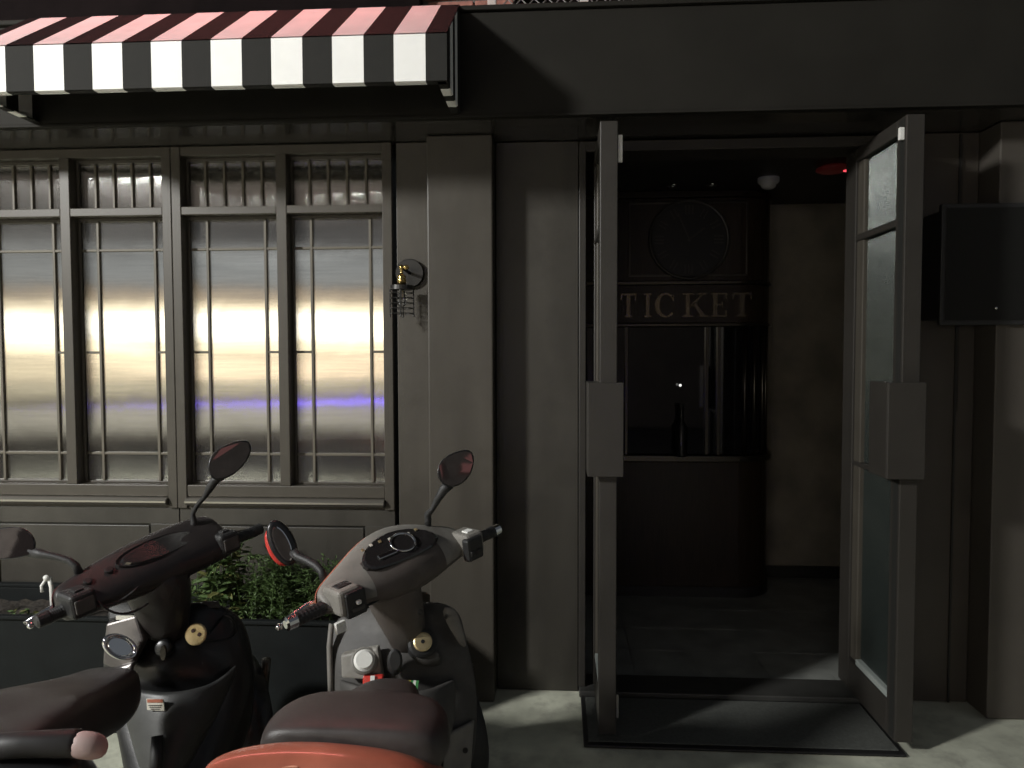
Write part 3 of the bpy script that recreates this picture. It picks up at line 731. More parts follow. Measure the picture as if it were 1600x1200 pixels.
random.seed(5)
for cx, lab, args in ((345, 'broad leaved green plant in the planter just right of the black scooter', (.12,.10,.33,34,.052,.5,False)),
                      (440, 'feathery light green herb in the planter beside the silver scooter', (.15,.11,.30,46,.036,.35,True))):
    X = X_on(cx, 2.93); t_ = thing('leafy_plant', lab, 'plant', (X, 2.95, .395), 'plants in the black planter')
    rx, ry, h, nst, sz_, wd, ft = args
    bush(t_, X, 2.94, .39, rx, ry, h, nst, sz_, wd, ft)
for px_, lab, h in ((20, 'tiny sprig in the dark planter soil left of the white hook', .07), (255, 'small sprig in the planter soil hidden behind the black scooter', .12)):
    X = X_on(px_, 2.85); t_ = thing('sprig', lab, 'plant', (X, 2.86, .395), 'plants in the black planter')
    bush(t_, X, 2.86, .39, .05, .04, h, 6, .03, .5)
hk = thing('garden_tap', 'white metal tap standing in the planter at the left', 'tap', (X_on(68,2.86), 2.86, .39))
hx = X_on(68, 2.86)
q = MB(); q.tube([(hx+.012,2.86,.39), (hx+.008,2.86,.55), (hx-.002,2.86,.59)], .008, 8); q.build('pipe', M['white_plastic'], hk, smooth=True)
q = MB(); q.lathe((hx-.004,2.86,.585), (-.3,-.6,.4), [(-.012,.010),(.012,.012),(.02,.006)], 10); q.build('head', M['white_plastic'], hk, smooth=True)
q = MB(); q.tube([(hx-.004,2.86,.595), (hx-.02,2.84,.56), (hx-.018,2.84,.535)], .006, 7); q.build('spout', M['white_plastic'], hk, smooth=True)

# ================================================================== SCOOTERS
Z = Vector((0,0,1))
def ellipse_ring(c, ax, ay, ra, rb, n=12, pw=1.0):
    out = []
    for k in range(n):
        a = 2*math.pi*k/n; ca, sa = math.cos(a), math.sin(a)
        ca = math.copysign(abs(ca)**pw, ca); sa = math.copysign(abs(sa)**pw, sa)
        out.append(Vector(c)+ax*ra*ca+ay*rb*sa)
    return out
def pix_rows(rows): return [[at(*p) for p in r] for r in rows]
def disc(q, c, n_, rad, th, seg=20, mi=0, squash=1.0):
    q.lathe(c, n_, [(0, rad), (th*.7, rad), (th, rad*.9)], seg, mi)

def mirror(root, outline, d, tilt, stem, m_back, rim=M['black_plastic'], bulge=.035, name='mirror'):
    """outline: photo points of the glass edge, tilt: depth change per pixel (x, y); stem: photo points with depth"""
    c0 = (sum(p[0] for p in outline)/len(outline), sum(p[1] for p in outline)/len(outline))
    def P(px, py, k=1.0, dd=0.0):
        x, y = c0[0]+(px-c0[0])*k, c0[1]+(py-c0[1])*k
        return at(x, y, d+tilt[0]*(x-c0[0])+tilt[1]*(y-c0[1])+dd)
    q = MB()
    q.loft([[P(x, y, .90, .001) for x, y in outline], [P(x, y, .96, -.004) for x, y in outline], [P(x, y, 1.04, -.001) for x, y in outline], [P(x, y, 1.05, .010) for x, y in outline],
            [P(x, y, .86, .010+bulge*.6) for x, y in outline], [P(x, y, .45, .010+bulge) for x, y in outline]], cap=True)
    o = q.build(name, m_back, root, sub=1)
    q = MB(); q.add([P(x, y, .93, -.0035) for x, y in outline], [tuple(range(len(outline)))]); q.build('glass', M['mirror'], o)
    q = MB(); pts = [at(*s_[:3]) for s_ in stem]; q.tube(pts, [s_[3] for s_ in stem], 10); q.build('stem', M['black_matte'], o, smooth=True)
    return o

def scooter(kindn, dx, label):
    """Both scooters share their build; dx moves the body sideways in the row."""
    silver = kindn == 'silver'
    body = M['silver_plastic'] if silver else M['black_plastic']
    inner = M['grey_plastic'] if silver else M['black_plastic']
    cowl = M['taupe_dusty'] if silver else M['maroon_black']
    XC = -.405+dx
    root = thing('motor_scooter', label, 'scooter', (XC, 1.9, 0), 'scooters parked in front of the windows')
    S = lambda x, y, z: Vector((x+dx, y, z))
    # ---- handlebar frame
    if silver: Pl, Pr = at(455, 972, 1.77), at(774, 829, 2.27)
    else: Pl, Pr = at(66, 968, 1.80), at(402, 828, 2.30)
    Cb = (Pl+Pr)/2; Rx = (Pr-Pl).normalized(); F_ = Z.cross(Rx).normalized(); U = Rx.cross(F_).normalized()
    Lh = (Pr-Pl).length/2
    H = lambda s, f, u: Cb+Rx*s+F_*f+U*u
    prof = [(-.055,.0), (-.03,.035), (.03,.072), (.085,.098), (.118,.085), (.135,.02), (.10,-.055), (.03,-.085), (-.03,-.07), (-.06,-.035)]
    if silver: stn = [(-.262,.22,.0), (-.25,.36,.004), (-.20,.50,.008), (-.13,.72,.012), (-.05,.98,.012), (.04,1.0,.012), (.11,.80,.012), (.17,.58,.01), (.212,.46,.008), (.226,.30,.004)]
    else: stn = [(-.268,.30,.0), (-.255,.48,.004), (-.20,.58,.006), (-.12,.70,.008), (-.04,.78,.010), (.05,.82,.012), (.13,.80,.014), (.172,.76,.014), (.198,.72,.012), (.206,.50,.010)]
    q = MB(); q.loft([[H(s, f*k, u*k+du) for f, u in prof] for s, k, du in stn]); 
    if silver:
        for i_ in range(len(stn)-1):
            for k_ in range(10):
                f_ = i_*10+k_
                if k_ in (2, 3) or (k_ in (0, 1, 9) and (stn[i_][0] > .06 or stn[i_][0] < -.17)): q.m[f_] = 1
    hb = q.build('handlebar_cowl', [cowl, M['silver_plastic']], root, sub=2)
    # front shell of the cowl (painted) just ahead of it
    shell = M['orange'] if silver else M['maroon']
    q = MB(); q.loft([[H(s, f*k*1.0+.010, u*k*1.0+du-.004) for f, u in prof[3:7]] for s, k, du in stn], cap=False)
    q.build('front_cowl', shell, root, sub=2, solid=.006)
    # bar and grips
    q = MB(); q.tube([H(-Lh+.03,0,0), H(-.2,0,0)], .011, 10); q.tube([H(.18,0,0), H(Lh-.03,0,0)], .011, 10); q.build('handlebar', M['darkmetal'], root, smooth=True)
    for sg in (-1, 1):
        a, c = (.265, Lh-.012) if sg < 0 else ((.235, Lh-.012) if silver else (.205, Lh-.012))
        q = MB()
        n_ = 14; pts = [H(sg*(a+(c-a)*i/n_), 0, 0) for i in range(n_+1)]
        q.tube(pts, [.0185 if i in (0, n_) else .0162+.0012*(i % 2) for i in range(n_+1)], 14); gp = q.build('grip', M['rubber'], root, smooth=False)
        q = MB(); q.tube([H(sg*(Lh-.012),0,0), H(sg*(Lh+.012),0,0), H(sg*(Lh+.016),0,0)], [.0175,.017,.010], 14); q.build('bar_end', M['chrome'] if silver else M['black_matte'], gp, smooth=False)
        # lever: in front of the grip, ball at its end
        q = MB(); q.tube([H(sg*.22,.045,.0), H(sg*.27,.062,-.004), H(sg*.33,.052,-.012), H(sg*(Lh+.008),.040,-.018)], [.007,.006,.0055,.005], 8); q.lathe(H(sg*(Lh+.012),.040,-.018), Rx*sg, [(-.008,.004),(-.003,.008),(.005,.008),(.009,.003)], 10)
        q.build('brake_lever', M['chrome'] if silver or sg < 0 else M['darkmetal'], root, smooth=True)
        # switch housing
        if silver:
            k0 = H(sg*.215, -.018, .012)
            q = MB(); q.obox(k0, Rx, F_, U, .034, .040, .034); q.build('switch_housing', M['silver_plastic'], root, bevel=.012, segs=3)
            q = MB(); q.obox(k0+F_*-.034+Rx*-.01*sg-U*.008, Rx, F_, U, .030, .014, .034); q.build('switch_block', M['black_matte'], root, bevel=.008)
            if sg > 0:
                q = MB(); q.obox(k0+U*.031+F_*-.008, Rx, F_, U, .013, .013, .007); q.build('button', M['white_plastic'], root, bevel=.003)
                q = MB(); q.obox(k0-F_*.046-U*.018, Rx, F_, U, .010, .006, .008); q.obox(k0-F_*.046-U*.018-Rx*.024, Rx, F_, U, .008, .006, .008); q.build('button', M['rubber'], root, bevel=.003)
            else:
                q = MB(); q.obox(k0+U*.031+F_*-.004, Rx, F_, U, .020, .015, .006); q.build('button', M['black_matte'], root, bevel=.003)
                q = MB(); q.obox(k0-F_*.048-U*.004+Rx*.012, Rx, F_, U, .006, .008, .005); q.build('button', M['white_plastic'], root, bevel=.002)
                q = MB(); q.obox(k0-F_*.045-U*.022+Rx*.012, Rx, F_, U, .018, .006, .005); q.build('button', M['grey_plastic'], root, bevel=.002)
                q = MB(); q.obox(k0-F_*.02-U*.06-Rx*.03, Rx, F_, U, .014, .006, .014); q.build('choke_tab', M['white_plastic'], root, bevel=.002)
        else:
            k0 = H(-.232 if sg < 0 else .185, -.012, .012)
            q = MB(); q.obox(k0, Rx, F_, U, .032, .040, .032); q.build('switch_housing', M['black_matte'], root, bevel=.012, segs=3)
            q = MB(); q.obox(k0-F_*.040, Rx, F_, U, .024, .004, .018); q.build('switch_block', M['grey_plastic'], root, bevel=.004)
            q = MB(); q.obox(k0+U*.032-F_*.01, Rx, F_, U, .012, .012, .005); q.build('button', M['rubber'], root, bevel=.003)
    # instrument lens on the sloping top of the cowl
    n_top = (U*.78-F_*.5).normalized(); tang = (F_*.78+U*.5).normalized()
    gc = H(-.005 if silver else .0, .018, .066) if silver else H(.01, .016, .052)
    if silver:
        out = ellipse_ring(gc+n_top*.006, Rx, tang, .125, .052, 24)
        out = [p - tang*.018*((Rx.dot(p-gc)/.125)**2) for p in out]
        q = MB(); q.loft([[p-n_top*.03 for p in out], out, [gc+(p-gc)*.93+n_top*.004 for p in out]]); q.build('gauge_lens', M['gauge'], hb, smooth=False)
        dcn = gc+n_top*.011+Rx*.015
        q = MB(); rr = [ellipse_ring(dcn+n_top*h_, Rx, tang, r_, r_*.85, 24) for h_, r_ in ((0,.040),(.004,.040),(.005,.036),(.001,.033))]; q.loft(rr, cap=False); q.build('dial_ring', M['chrome'], hb, smooth=True)
        q = MB(); q.loft([ellipse_ring(dcn+n_top*h_, Rx, tang, r_, r_*.85, 24) for h_, r_ in ((0,.034),(.0015,.033))]); q.build('dial', M['gauge'], hb)
        q = MB(); q.obox(dcn-Rx*.064-tang*.016, Rx, tang, n_top, .030, .007, .003); q.build('dial_ring', M['chrome'], hb, bevel=.002)
        for i in range(7):
            q = MB(); q.obox(gc+n_top*.0105+Rx*(-.10+.03*i)+tang*(.026+.006*math.sin(i)), Rx, tang, n_top, .004, .004, .001); q.build('tell_tale', M['cream'] if i % 2 else M['gold'], hb)
    else:
        out = ellipse_ring(gc+n_top*.006, Rx, tang, .115, .034, 24)
        q = MB(); q.loft([[gc+(p-gc)*1.08-n_top*.02 for p in out], [gc+(p-gc)*1.08+n_top*.003 for p in out], out]); q.build('gauge_surround', M['black_matte'], hb, smooth=False)
        q = MB(); q.loft([[gc+(p-gc)*.96+n_top*.001 for p in out], [gc+(p-gc)*.9+n_top*.006 for p in out]]); q.build('gauge_lens', M['gauge'], hb, smooth=False)
        for s_ in (-.19, -.135):
            q = MB(); q.lathe(H(s_, .01, .045 if s_ < -.15 else .052), n_top, [(0,.011),(.004,.011),(.005,.008)], 14); q.build('bolt_hole', M['rubber'], hb)
    # ---- neck under the cowl
    if silver: nk = [((603,880,2.03),.085,.075), ((612,920,2.04),.082,.07), ((624,960,2.06),.070,.062), ((636,995,2.09),.052,.05), ((640,1020,2.12),.044,.045)]
    else: nk = [((238,880,2.06),.092,.075), ((246,920,2.07),.088,.07), ((254,950,2.09),.075,.062), ((260,975,2.12),.058,.05), ((264,1000,2.15),.05,.05)]
    q = MB(); q.loft([ellipse_ring(at(*c), RT, Vector((0,1,0)), ra, rb, 14, .8) for c, ra, rb in nk]); q.build('neck', cowl, root, sub=2)
    if silver:
        q = MB(); q.lathe(at(657, 956, 1.985), (0.2,-1,.1), [(0,.008),(.003,.008),(.004,.004)], 12); q.build('screw', M['rubber'], root)
    # ---- leg shield: inner face with a raised tunnel, shell thickness behind
    if silver:
        rows = [[(524,966,2.20),(560,952,2.20),(600,946,2.18),(640,942,2.18),(684,938,2.17),(716,954,2.20)],
                [(516,1000,2.17),(556,996,2.17),(600,1002,2.12),(640,1004,2.10),(690,985,2.13),(722,985,2.18)],
                [(516,1040,2.15),(556,1040,2.10),(605,1040,2.05),(645,1045,2.06),(695,1035,2.11),(733,1022,2.17)],
                [(517,1085,2.13),(556,1090,2.10),(605,1095,2.08),(650,1098,2.08),(704,1080,2.11),(742,1066,2.16)],
                [(520,1140,2.10),(560,1150,2.06),(610,1160,2.05),(655,1160,2.05),(706,1140,2.08),(744,1105,2.15)],
                [(546,1240,2.02),(580,1260,1.98),(620,1275,1.96),(660,1270,1.97),(704,1240,2.02),(738,1200,2.12)]]
    else:
        rows = [[(172,962,2.20),(205,948,2.20),(250,944,2.20),(300,940,2.21),(342,940,2.23),(374,966,2.28)],
                [(166,1000,2.17),(205,996,2.15),(250,1004,2.14),(300,1004,2.15),(350,990,2.20),(388,1000,2.27)],
                [(164,1045,2.15),(205,1045,2.12),(250,1045,2.08),(300,1050,2.13),(352,1040,2.18),(396,1045,2.25)],
                [(170,1090,2.13),(205,1095,2.12),(250,1100,2.11),(300,1100,2.13),(352,1085,2.16),(396,1085,2.24)],
                [(190,1150,2.08),(215,1160,2.06),(250,1170,2.04),(300,1160,2.06),(350,1145,2.12),(388,1135,2.22)],
                [(205,1250,2.00),(225,1260,1.97),(250,1275,1.95),(285,1265,1.97),(325,1240,2.04),(362,1210,2.15)]]
    q = MB(); q.grid(pix_rows(rows)); ls = q.build('leg_shield', inner, root, sub=2, solid=-.022)
    # outer front apron, a second skin bulging forward
    rows2 = [[at(px, py, d+.04+.10*math.sin(math.pi*j/(len(r)-1))) for j, (px, py, d) in enumerate(r)] for r in rows]
    q = MB(); q.grid(rows2); q.build('front_apron', M['orange'] if silver else M['black_plastic'], root, sub=2, solid=.006)
    # ---- pocket lip and lower panel
    if silver:
        lip = [(531,1064,2.08),(560,1074,2.02),(600,1083,1.985),(645,1086,1.98),(685,1076,2.02),(712,1062,2.09)]
        low = [(556,1200,1.98),(580,1215,1.94),(615,1225,1.92),(650,1225,1.92),(682,1205,1.96),(700,1180,2.02)]
        mid_ = [(538,1125,2.04),(566,1135,1.98),(605,1145,1.95),(648,1147,1.945),(686,1132,1.98),(712,1112,2.05)]
    else:
        lip = [(184,1074,2.08),(215,1081,2.03),(264,1087,2.00),(305,1080,2.03),(340,1069,2.08),(370,1040,2.17)]
        mid_ = [(196,1120,2.03),(222,1128,1.99),(262,1135,1.965),(300,1128,1.99),(330,1112,2.05),(352,1090,2.14)]
        low = [(222,1215,1.96),(234,1225,1.93),(250,1235,1.92),(264,1230,1.93),(284,1212,1.99),(302,1190,2.07)]
    q = MB(); q.grid(pix_rows([[(x, y-1, d+.03) for x, y, d in lip], lip, [(x, y+5, d-.003) for x, y, d in lip], mid_, low])); q.build('pocket', M['grey_plastic'] if silver else M['pocket_grey'], root, sub=2, solid=-.006)
    if silver:
        q = MB(); q.prism([at(698,1150,2.005), at(740,1128,2.09), at(734,1215,2.05), at(690,1215,1.98)], (0,.02,0)); q.build('lower_trim', M['silver_plastic'], root, bevel=.004)
        q = MB(); q.lathe(at(727,1172,2.035), (0.1,-1,.1), [(0,.0075),(.004,.0075)], 12); q.build('bolt_hole', M['rubber'], root)
        # edge trim, left & right
        q = MB(); q.tube([at(518,975,2.14), at(515,1010,2.13), at(516,1050,2.115), at(517,1090,2.10)], [.008,.009,.009,.008], 8); q.build('edge_trim', M['silver_plastic'], root, smooth=True)
        q = MB(); q.grid(pix_rows([[(688,944,2.11),(714,948,2.13)], [(690,966,2.10),(720,972,2.12)], [(706,990,2.10),(726,992,2.12)], [(718,1012,2.11),(730,1012,2.13)]])); q.build('edge_trim', M['silver_plastic'], root, sub=1, solid=-.01)
        q = MB(); q.lathe(at(697,963,2.095), (.1,-1,.1), [(0,.005),(.012,.005)], 10); q.build('bolt_hole', M['rubber'], root)
        # glove-box door with the round lock cap
        q = MB(); q.prism([at(532,1024,2.06), at(590,1012,2.035), at(598,1064,2.02), at(533,1060,2.045)], (0,.03,0)); q.build('glove_box', M['silver_plastic'], root, bevel=.006)
        nd = (at(568,1033,1.0)-EYE).normalized()*-1; nd = (nd+Vector((0,0,.25))).normalized()
        c = at(569,1033,2.03); q = MB(); q.lathe(c, nd, [(0,.036),(.010,.036),(.014,.031),(.012,.029)], 28, cap=False); cp_ = q.build('cap', M['silver_plastic'], root, smooth=False)
        q = MB(); q.lathe(c, nd, [(0,.029),(.012,.029),(.017,.024),(.020,.022)], 28); q.build('cap_top', M['white_plastic'], cp_, smooth=False)
        c = at(617,1034,2.015); q = MB(); q.loft([ellipse_ring(c+nd*h_, RT, UP, a_, b_, 18) for h_, a_, b_ in ((-.02,.021,.034),(.008,.021,.034),(.016,.014,.026))]); q.build('bag_hook', M['black_matte'], root, smooth=False)
        c = at(660,1005,2.055); q = MB(); q.lathe(c, nd, [(-.03,.042),(.006,.040),(.012,.034)], 24); ig = q.build('ignition', M['black_matte'], root, smooth=False)
        q = MB(); q.lathe(c+nd*.010, nd, [(0,.026),(.008,.026),(.010,.022)], 24); q.build('lock_face', M['gold'], ig, smooth=False)
        q = MB(); q.lathe(c+nd*.0185, nd, [(0,.006),(.003,.005)], 12); q.build('keyhole', M['rubber'], ig)
        q = MB(); q.grid(pix_rows([[(640,1016,2.05),(690,1010,2.06)], [(644,1030,2.03),(694,1030,2.05)], [(655,1040,2.05),(690,1040,2.07)]])); q.build('ignition_shroud', M['grey_plastic'], root, sub=1, solid=-.01)
    else:
        q = MB(); q.prism([at(165,975,2.09), at(212,962,2.08), at(224,1000,2.06), at(196,1055,2.04), at(160,1038,2.07)], (0,.04,0)); q.build('glove_box', M['satin_dark'], root, bevel=.006)
        q = MB(); q.prism([at(166,938,2.115), at(200,932,2.11), at(212,960,2.085), at(168,972,2.092)], (0,.04,0)); q.build('glove_box_top', M['black_matte'], root, bevel=.008)
        q = MB(); q.prism([at(172,1046,2.035), at(207,1036,2.03), at(202,1054,2.02), at(182,1053,2.02)], (0,.02,0)); q.build('glove_box_foot', M['satin_dark'], root, bevel=.004)
        nd = (at(187,1010,1.0)-EYE).normalized()*-1; nd = (nd+Vector((.2,0,.1))).normalized()
        c = at(187,1011,2.022); side = nd.cross(Z).normalized(); upv = side.cross(nd)
        ax_, ay_ = (side*-.9+upv*.45).normalized(), (upv*.9+side*.45).normalized()
        rr = [ellipse_ring(c+nd*h_, side, ay_, r_*.92, r_*1.1, 28) for h_, r_ in ((0,.040),(.010,.040),(.013,.036),(.010,.031),(.004,.029))]
        q = MB(); q.loft(rr, cap=False); cp_ = q.build('cap', M['chrome'], root, smooth=True)
        q = MB(); q.loft([ellipse_ring(c+nd*h_, side, ay_, r_*.92, r_*1.1, 28) for h_, r_ in ((.0,.030),(.006,.030),(.008,.026))]); q.build('cap_top', M['chrome'], cp_, smooth=False)
        q = MB(); q.obox(at(196,965,2.088), RT, FW, UP, .026, .002, .0055); q.build('sticker', M['cream'], root)
        c = at(307,991,2.10); nd = Vector((.05,-.95,.3)).normalized(); q = MB(); q.lathe(c, nd, [(0,.030),(.006,.030),(.008,.027)], 24); cap = q.build('cap', M['gold'], root, smooth=False)
        q = MB()
        for a_ in (0, 120, 240): q.lathe(c+nd*.0082+Vector((math.cos(R(a_))*.012, 0, math.sin(R(a_))*.012)), nd, [(0,.006),(.002,.005)], 8)
        q.build('cap_hole', M['maroon'], cap)
        c = at(255,1012,2.07); q = MB(); q.lathe(c, nd, [(-.02,.024),(.006,.022),(.009,.017)], 18); ig = q.build('ignition', M['black_plastic'], root, smooth=True)
        q = MB(); q.loft([ellipse_ring(at(257,1020,2.05)+nd*h_, RT, UP, .008, r_, 12) for h_, r_ in ((0,.022),(.01,.021))]); q.build('key', M['darkmetal'], ig)
        # label on the pocket, V ribs
        p0 = at(243,1101,1.983); q = MB(); q.obox(p0, (RT+UP*-.06).normalized(), FW, (UP+RT*-.08).normalized(), .023, .0015, .015); lb = q.build('label', M['cream'], root)
        q = MB(); q.obox(p0+UP*.011-FW*.002, RT, FW, UP, .021, .0012, .004); q.build('label_header', M['orange'], lb)
        q = MB()
        for i in range(3): q.obox(p0-UP*(.001+.005*i)-FW*.002, RT, FW, UP, .018-.003*i, .0011, .0008)
        q.build('label_print', M['grey_plastic'], lb)
        q = MB(); q.tube([at(246,1150,1.942), at(243,1215,1.90)], [.015,.017], 10); q.build('floor_rib', M['black_matte'], root, smooth=True)
        q = MB(); q.grid(pix_rows([[(345,945,2.20),(372,975,2.24)], [(330,1000,2.14),(372,1000,2.19)], [(270,1002,2.12),(330,1003,2.13)]])); q.build('pocket_ledge', M['black_plastic'], root, sub=1, solid=-.008)
        q = MB(); q.prism([at(316,940,2.205), at(340,940,2.215), at(344,950,2.205), at(312,950,2.195)], (0,.01,0)); q.build('vent', M['grey_plastic'], root, bevel=.003)
    # ---- floorboard, tunnel, wheels, rear body (standing on the pavement)
    q = MB(); q.loft([ellipse_ring(S(-.405, y, z), Vector((1,0,0)), Z, w_, h_, 12, .6) for y, z, w_, h_ in ((1.98,.34,.17,.05), (1.8,.27,.19,.05), (1.55,.27,.18,.06), (1.45,.35,.16,.1))]); q.build('floorboard', M['black_matte'], root, sub=1)
    body_m = M['orange'] if silver else M['black_plastic']
    q = MB(); q.loft([ellipse_ring(S(-.405, y, z), Vector((1,0,0)), Z, w_, h_, 14, .7) for y, z, w_, h_ in ((1.56,.47,.12,.17), (1.42,.54,.155,.17), (1.2,.58,.165,.14), (.98,.62,.13,.10), (.84,.65,.07,.06))]); q.build('rear_body', body_m, root, sub=2)
    for y, steer in ((2.42, 38), (1.16, 0)):
        ax_ = Vector((math.cos(R(steer)), math.sin(R(steer)), 0)); ctr = S(-.405, y, .225)
        fw_ = Z.cross(ax_)
        q = MB(); nseg = 36
        rings = []
        for k in range(nseg+1):
            a = 2*math.pi*k/nseg; rad = fw_*math.cos(a)+Z*math.sin(a)
            rings.append([ctr+rad*(.178+.045*math.cos(2*math.pi*j/8))+ax_*(.047*math.sin(2*math.pi*j/8)) for j in range(8)])
        q.loft(rings, cap=False); wh = q.build('wheel', M['rubber'], root, smooth=True)
        q = MB(); q.lathe(ctr-ax_*.03, ax_, [(0,.13),(.01,.14),(.05,.14),(.06,.13)], 24); q.build('rim', M['darkmetal'], wh)
        if steer:
            q = MB()
            rows_ = []
            for k in range(11):
                a = R(-12+19.0*k); rad = fw_*math.cos(a)*-1+Z*math.sin(a)
                rows_.append([ctr+rad*(.250-.02*abs(j)**2/4)+ax_*(.032*j) for j in (-2,-1,0,1,2)])
            q.grid(rows_); q.build('fender', M['black_plastic'] if not silver else M['black_matte'], root, sub=1, solid=.006)
            for sg in (-1, 1):
                q = MB(); q.tube([ctr+ax_*.075*sg, ctr+ax_*.075*sg-fw_*.08+Z*.24], .017, 8); q.build('fork', M['darkmetal'], root, smooth=True)
    q = MB(); q.tube([S(-.56,1.5,.22), S(-.62,1.5,.012)], .010, 8); q.build('side_stand', M['darkmetal'], root, smooth=True)
    # ---- seat
    if silver:
        st = [(1.78,.030,.692,.030), (1.76,.058,.706,.040), (1.71,.080,.720,.05), (1.65,.095,.730,.055), (1.60,.110,.745,.06), (1.545,.165,.776,.05), (1.48,.188,.784,.05), (1.42,.190,.788,.05), (1.375,.180,.786,.05), (1.355,.16,.775,.04)]
    else:
        st = [(1.80,.045,.690,.030), (1.78,.072,.708,.045), (1.74,.088,.718,.055), (1.68,.096,.728,.06), (1.58,.118,.756,.06), (1.48,.145,.785,.06), (1.36,.165,.800,.06), (1.24,.165,.805,.06), (1.10,.14,.80,.06), (.96,.10,.79,.05), (.92,.06,.785,.03)]
    rings = []
    for y, hw, zt, th in st:
        pr = [(-1,-.9),(-1.0,-.1),(-.95,.55),(-.80,.90),(-.40,1.0),(0,1.0),(.40,1.0),(.80,.90),(.95,.55),(1.0,-.1),(1,-.9),(.6,-1.5),(-.6,-1.5)]
        rings.append([S((-.405 if silver else -.435)+hw*a, y, zt-th+th*c) for a, c in pr])
    q = MB(); q.loft(rings); q.build('seat', M['seat'] if silver else M['seat_black'], root, sub=2)
    if silver:
        # orange tail cowling wrapping the rear of the seat
        rows = pix_rows([[(318,1215,1.30),(335,1188,1.34),(395,1170,1.385),(470,1163,1.40),(560,1170,1.405),(640,1182,1.42),(690,1200,1.46)],
                         [(312,1225,1.28),(330,1196,1.31),(392,1180,1.345),(470,1175,1.36),(562,1183,1.365),(645,1194,1.38),(700,1215,1.42)],
                         [(308,1250,1.27),(326,1230,1.29),(390,1215,1.31),(470,1210,1.32),(566,1215,1.325),(650,1225,1.34),(704,1245,1.38)],
                         [(330,1320,1.30),(345,1320,1.31),(400,1320,1.32),(470,1320,1.33),(566,1320,1.335),(640,1320,1.34),(690,1320,1.36)]])
        q = MB(); q.grid(rows); q.build('tail_cowl', M['orange'], root, sub=2, solid=-.012)
        q = MB(); q.loft([[at(375+45*i,1186-4*math.sin(i)*0-(6 if i == 1 else 0),1.352-.0), at(375+45*i,1199,1.325), at(375+45*i,1199,1.34)] for i in range(3)]); q.build('tail_strip', M['cream_orange'], root)  # paler orange strip across the tail cowl
    else:
        q = MB(); q.tube([at(-60,1170,1.28), at(40,1163,1.30), at(110,1161,1.315), at(122,1162,1.32)], [.022,.022,.024,.024], 12); gr_ = q.build('grab_rail', M['rubber'], root, smooth=True)
        q = MB(); q.loft([ellipse_ring(at(x_, y_, d_), Vector((0,1,0)), UP, a_, b_, 14) for x_, y_, d_, a_, b_ in ((112,1162,1.315,.02,.022), (130,1164,1.315,.022,.024), (150,1166,1.318,.022,.024), (162,1168,1.32,.016,.017), (166,1170,1.322,.006,.008))]); q.build('rail_end', M['pale_pink'], gr_, sub=1)
        q = MB(); q.loft([ellipse_ring(at(x_, 1196, d_), Vector((0,1,0)), UP, .03, .018, 10) for x_, d_ in ((-60,1.28), (60,1.31), (130,1.33))]); q.build('tail_cowl', M['black_plastic'], root, sub=1)
    # ---- cables
    cx0 = 0 if silver else -368
    for (ax, ay), (bx_, by_), r_, sag in (((505,930),(585,905),.0035,26), ((520,925),(600,930),.003,34), ((676,862),(645,905),.0035,22), ((660,872),(640,925),.003,20)):
        p0_, p1_ = at(ax+cx0, ay+(6 if silver else 14), 1.86 if ax < 600 else 2.13), at(bx_+cx0, by_+(0 if silver else 12), 1.93 if ax < 600 else 2.03)
        m_ = (p0_+p1_)/2+Vector((0,-.02,-sag*.0016))
        pts_ = [p0_*(1-t_)**2+m_*2*t_*(1-t_)+p1_*t_**2 for t_ in [i_/8 for i_ in range(9)]]
        q = MB(); q.tube(pts_, r_, 6); q.build('cable', M['rubber'], root, smooth=True)
    if silver:
        q = MB(); q.tube([at(690,870,2.16), at(678,890,2.17), at(655,915,2.15), at(640,940,2.12)], .004, 6); q.build('cable', M['rubber'], root, smooth=True)
    # ---- mirrors
    if silver:
        mirror(root, [(738,705),(741,722),(735,742),(722,756),(706,762),(692,757),(683,744),(684,728),(694,715),(710,707),(726,703)], 2.10, (.0006,-.0004),
               [(668,826,2.15,.010), (669,812,2.15,.010), (668,804,2.15,.011), (676,795,2.14,.008), (684,780,2.13,.011), (694,764,2.125,.015), (702,756,2.125,.017)], M['black_plastic'])
        # left mirror: seen from its back and side
        q = MB()
        q.loft([ellipse_ring(at(441,848,1.98)+F_*.0+Vector((-.012,.03,0))*h_, (RT*.42-UP*.9).normalized(), (RT*.8+UP*.38+FW*.45).normalized(), a_, b_, 20) for h_, a_, b_ in ((-.35,.050,.018),(-.3,.064,.030),(0,.069,.036),(.5,.060,.030),(1.1,.034,.015))])
        ml = q.build('mirror', M['black_plastic'], root, sub=1)
        q = MB()
        q.loft([ellipse_ring(at(441,848,1.98)+Vector((-.012,.03,0))*h_, (RT*.42-UP*.9).normalized(), (RT*.8+UP*.38+FW*.45).normalized(), a_, b_, 20) for h_, a_, b_ in ((-.375,.046,.016),(-.36,.050,.0185))]); q.build('glass', M['mirror'], ml)
        q = MB()
        q.loft([ellipse_ring(at(434,856,1.985)+Vector((-.014,.03,-.004))*h_, (RT*.42-UP*.9).normalized(), (RT*.8+UP*.38+FW*.45).normalized(), a_, b_, 20) for h_, a_, b_ in ((.2,.062,.030),(.7,.055,.026),(1.2,.03,.012))]); q.build('mirror_back', M['red'], ml, sub=1)
        q = MB(); q.tube([at(507,908,1.92), at(502,892,1.93), at(494,884,1.94), at(480,876,1.955), at(466,870,1.97), at(458,862,1.975)], [.011,.010,.011,.0115,.013,.012], 10); q.build('stem', M['black_matte'], ml, smooth=True)
    else:
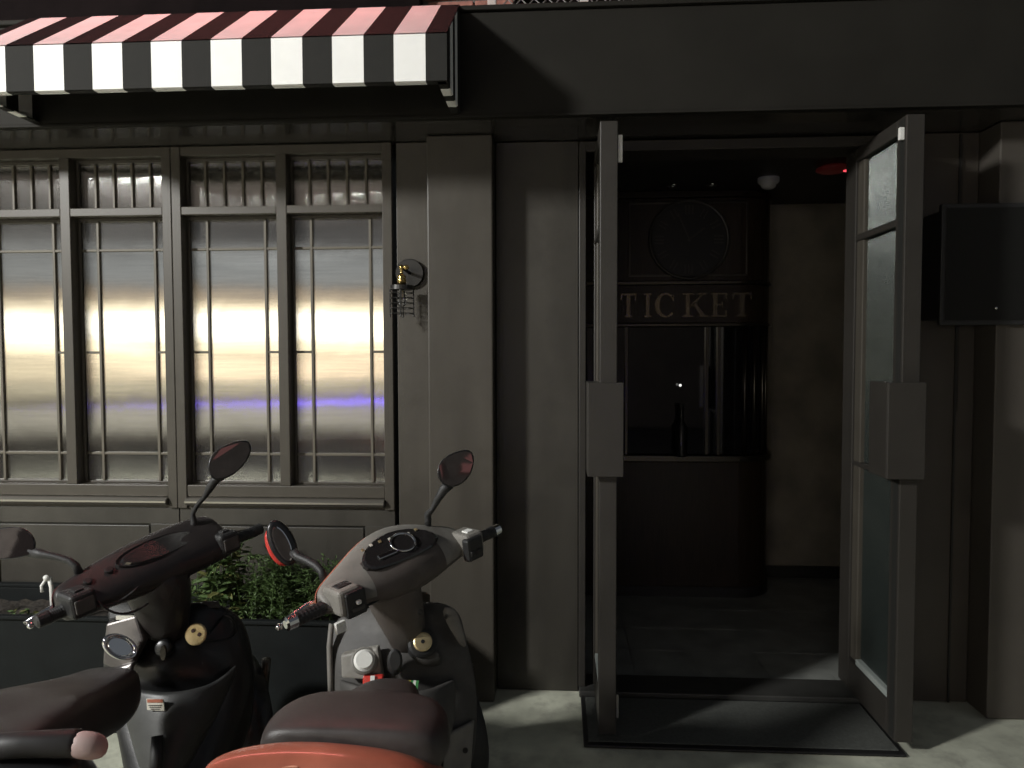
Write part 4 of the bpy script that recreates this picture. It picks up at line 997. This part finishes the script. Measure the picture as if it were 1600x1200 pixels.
        mirror(root, [(390,690),(393,703),(386,720),(370,738),(352,748),(336,750),(327,742),(325,724),(331,710),(346,699),(364,691),(380,688)], 2.10, (.0008,-.0003),
               [(303,830,2.17,.012), (303,815,2.17,.010), (301,803,2.17,.007), (308,790,2.16,.0065), (320,776,2.14,.007), (327,764,2.13,.011), (336,750,2.12,.013), (346,744,2.12,.013)], M['black_plastic'])
        mirror(root, [(-30,838),(-8,827),(20,822),(42,826),(54,840),(56,856),(46,868),(20,873),(-10,875),(-34,866),(-40,850)], 1.92, (.0001,-.0006),
               [(124,896,1.92,.011), (118,884,1.92,.011), (108,876,1.92,.009), (88,870,1.92,.009), (66,866,1.92,.011), (48,862,1.925,.014)], M['black_plastic'])
    return root
M['maroon_black'] = mat('dusty black maroon plastic', (.019, .0155, .015), .42, spec=.5, var=.3, vscale=8, bump=.05, bscale=160, dirt=(.028,.022,.021), dscale=6)
M['pocket_grey'] = mat('satin dark grey plastic', (.042, .043, .042), .45, spec=.45, var=.2, vscale=14, bump=.06, bscale=220)
M['satin_dark'] = mat('satin gunmetal plastic', (.12, .11, .105), .32, .5, var=.2, vscale=12)
M['pale_pink'] = mat('scuffed pale plastic', (.36, .27, .25), .6, var=.25, vscale=14)
M['cream_orange'] = mat('pale orange reflector', (.60, .34, .22), .35)
scooter('silver', 0.0, 'worn silver grey scooter with orange tail parked nearest the door')
scooter('black', -.69, 'black scooter with chrome ringed glove box left of the silver one')

# small things tucked into the silver scooter
pk = thing('cigarette_packet', 'red and white packet standing in the pocket of the silver scooter', 'packet', tuple(at(584,1075,1.985)))
q = MB(); q.obox(at(583,1068,2.01), RT, FW, (UP+FW*.2).normalized(), .027, .009, .022); q.build('box', M['red'], pk, bevel=.003)
q = MB(); q.obox(at(582,1062,2.0), RT, FW, (UP+FW*.2).normalized(), .006, .0018, .010); q.build('print', M['white_plastic'], pk)
sp_ = thing('striped_wrapper', 'green, yellow and white wrapper in the pocket of the silver scooter', 'wrapper', tuple(at(644,1085,2.0)))
for i, m_ in enumerate(('yellow', 'green', 'white_plastic', 'green')):
    q = MB(); q.obox(at(638+4.2*i,1076,2.012-.001*i), RT, FW, (UP+RT*.15).normalized(), .0037, .002, .022); q.build('stripe', M[m_], sp_)

bpy.context.view_layer.update()
for o in list(bpy.data.objects):
    if '_o' in o: del o['_o']
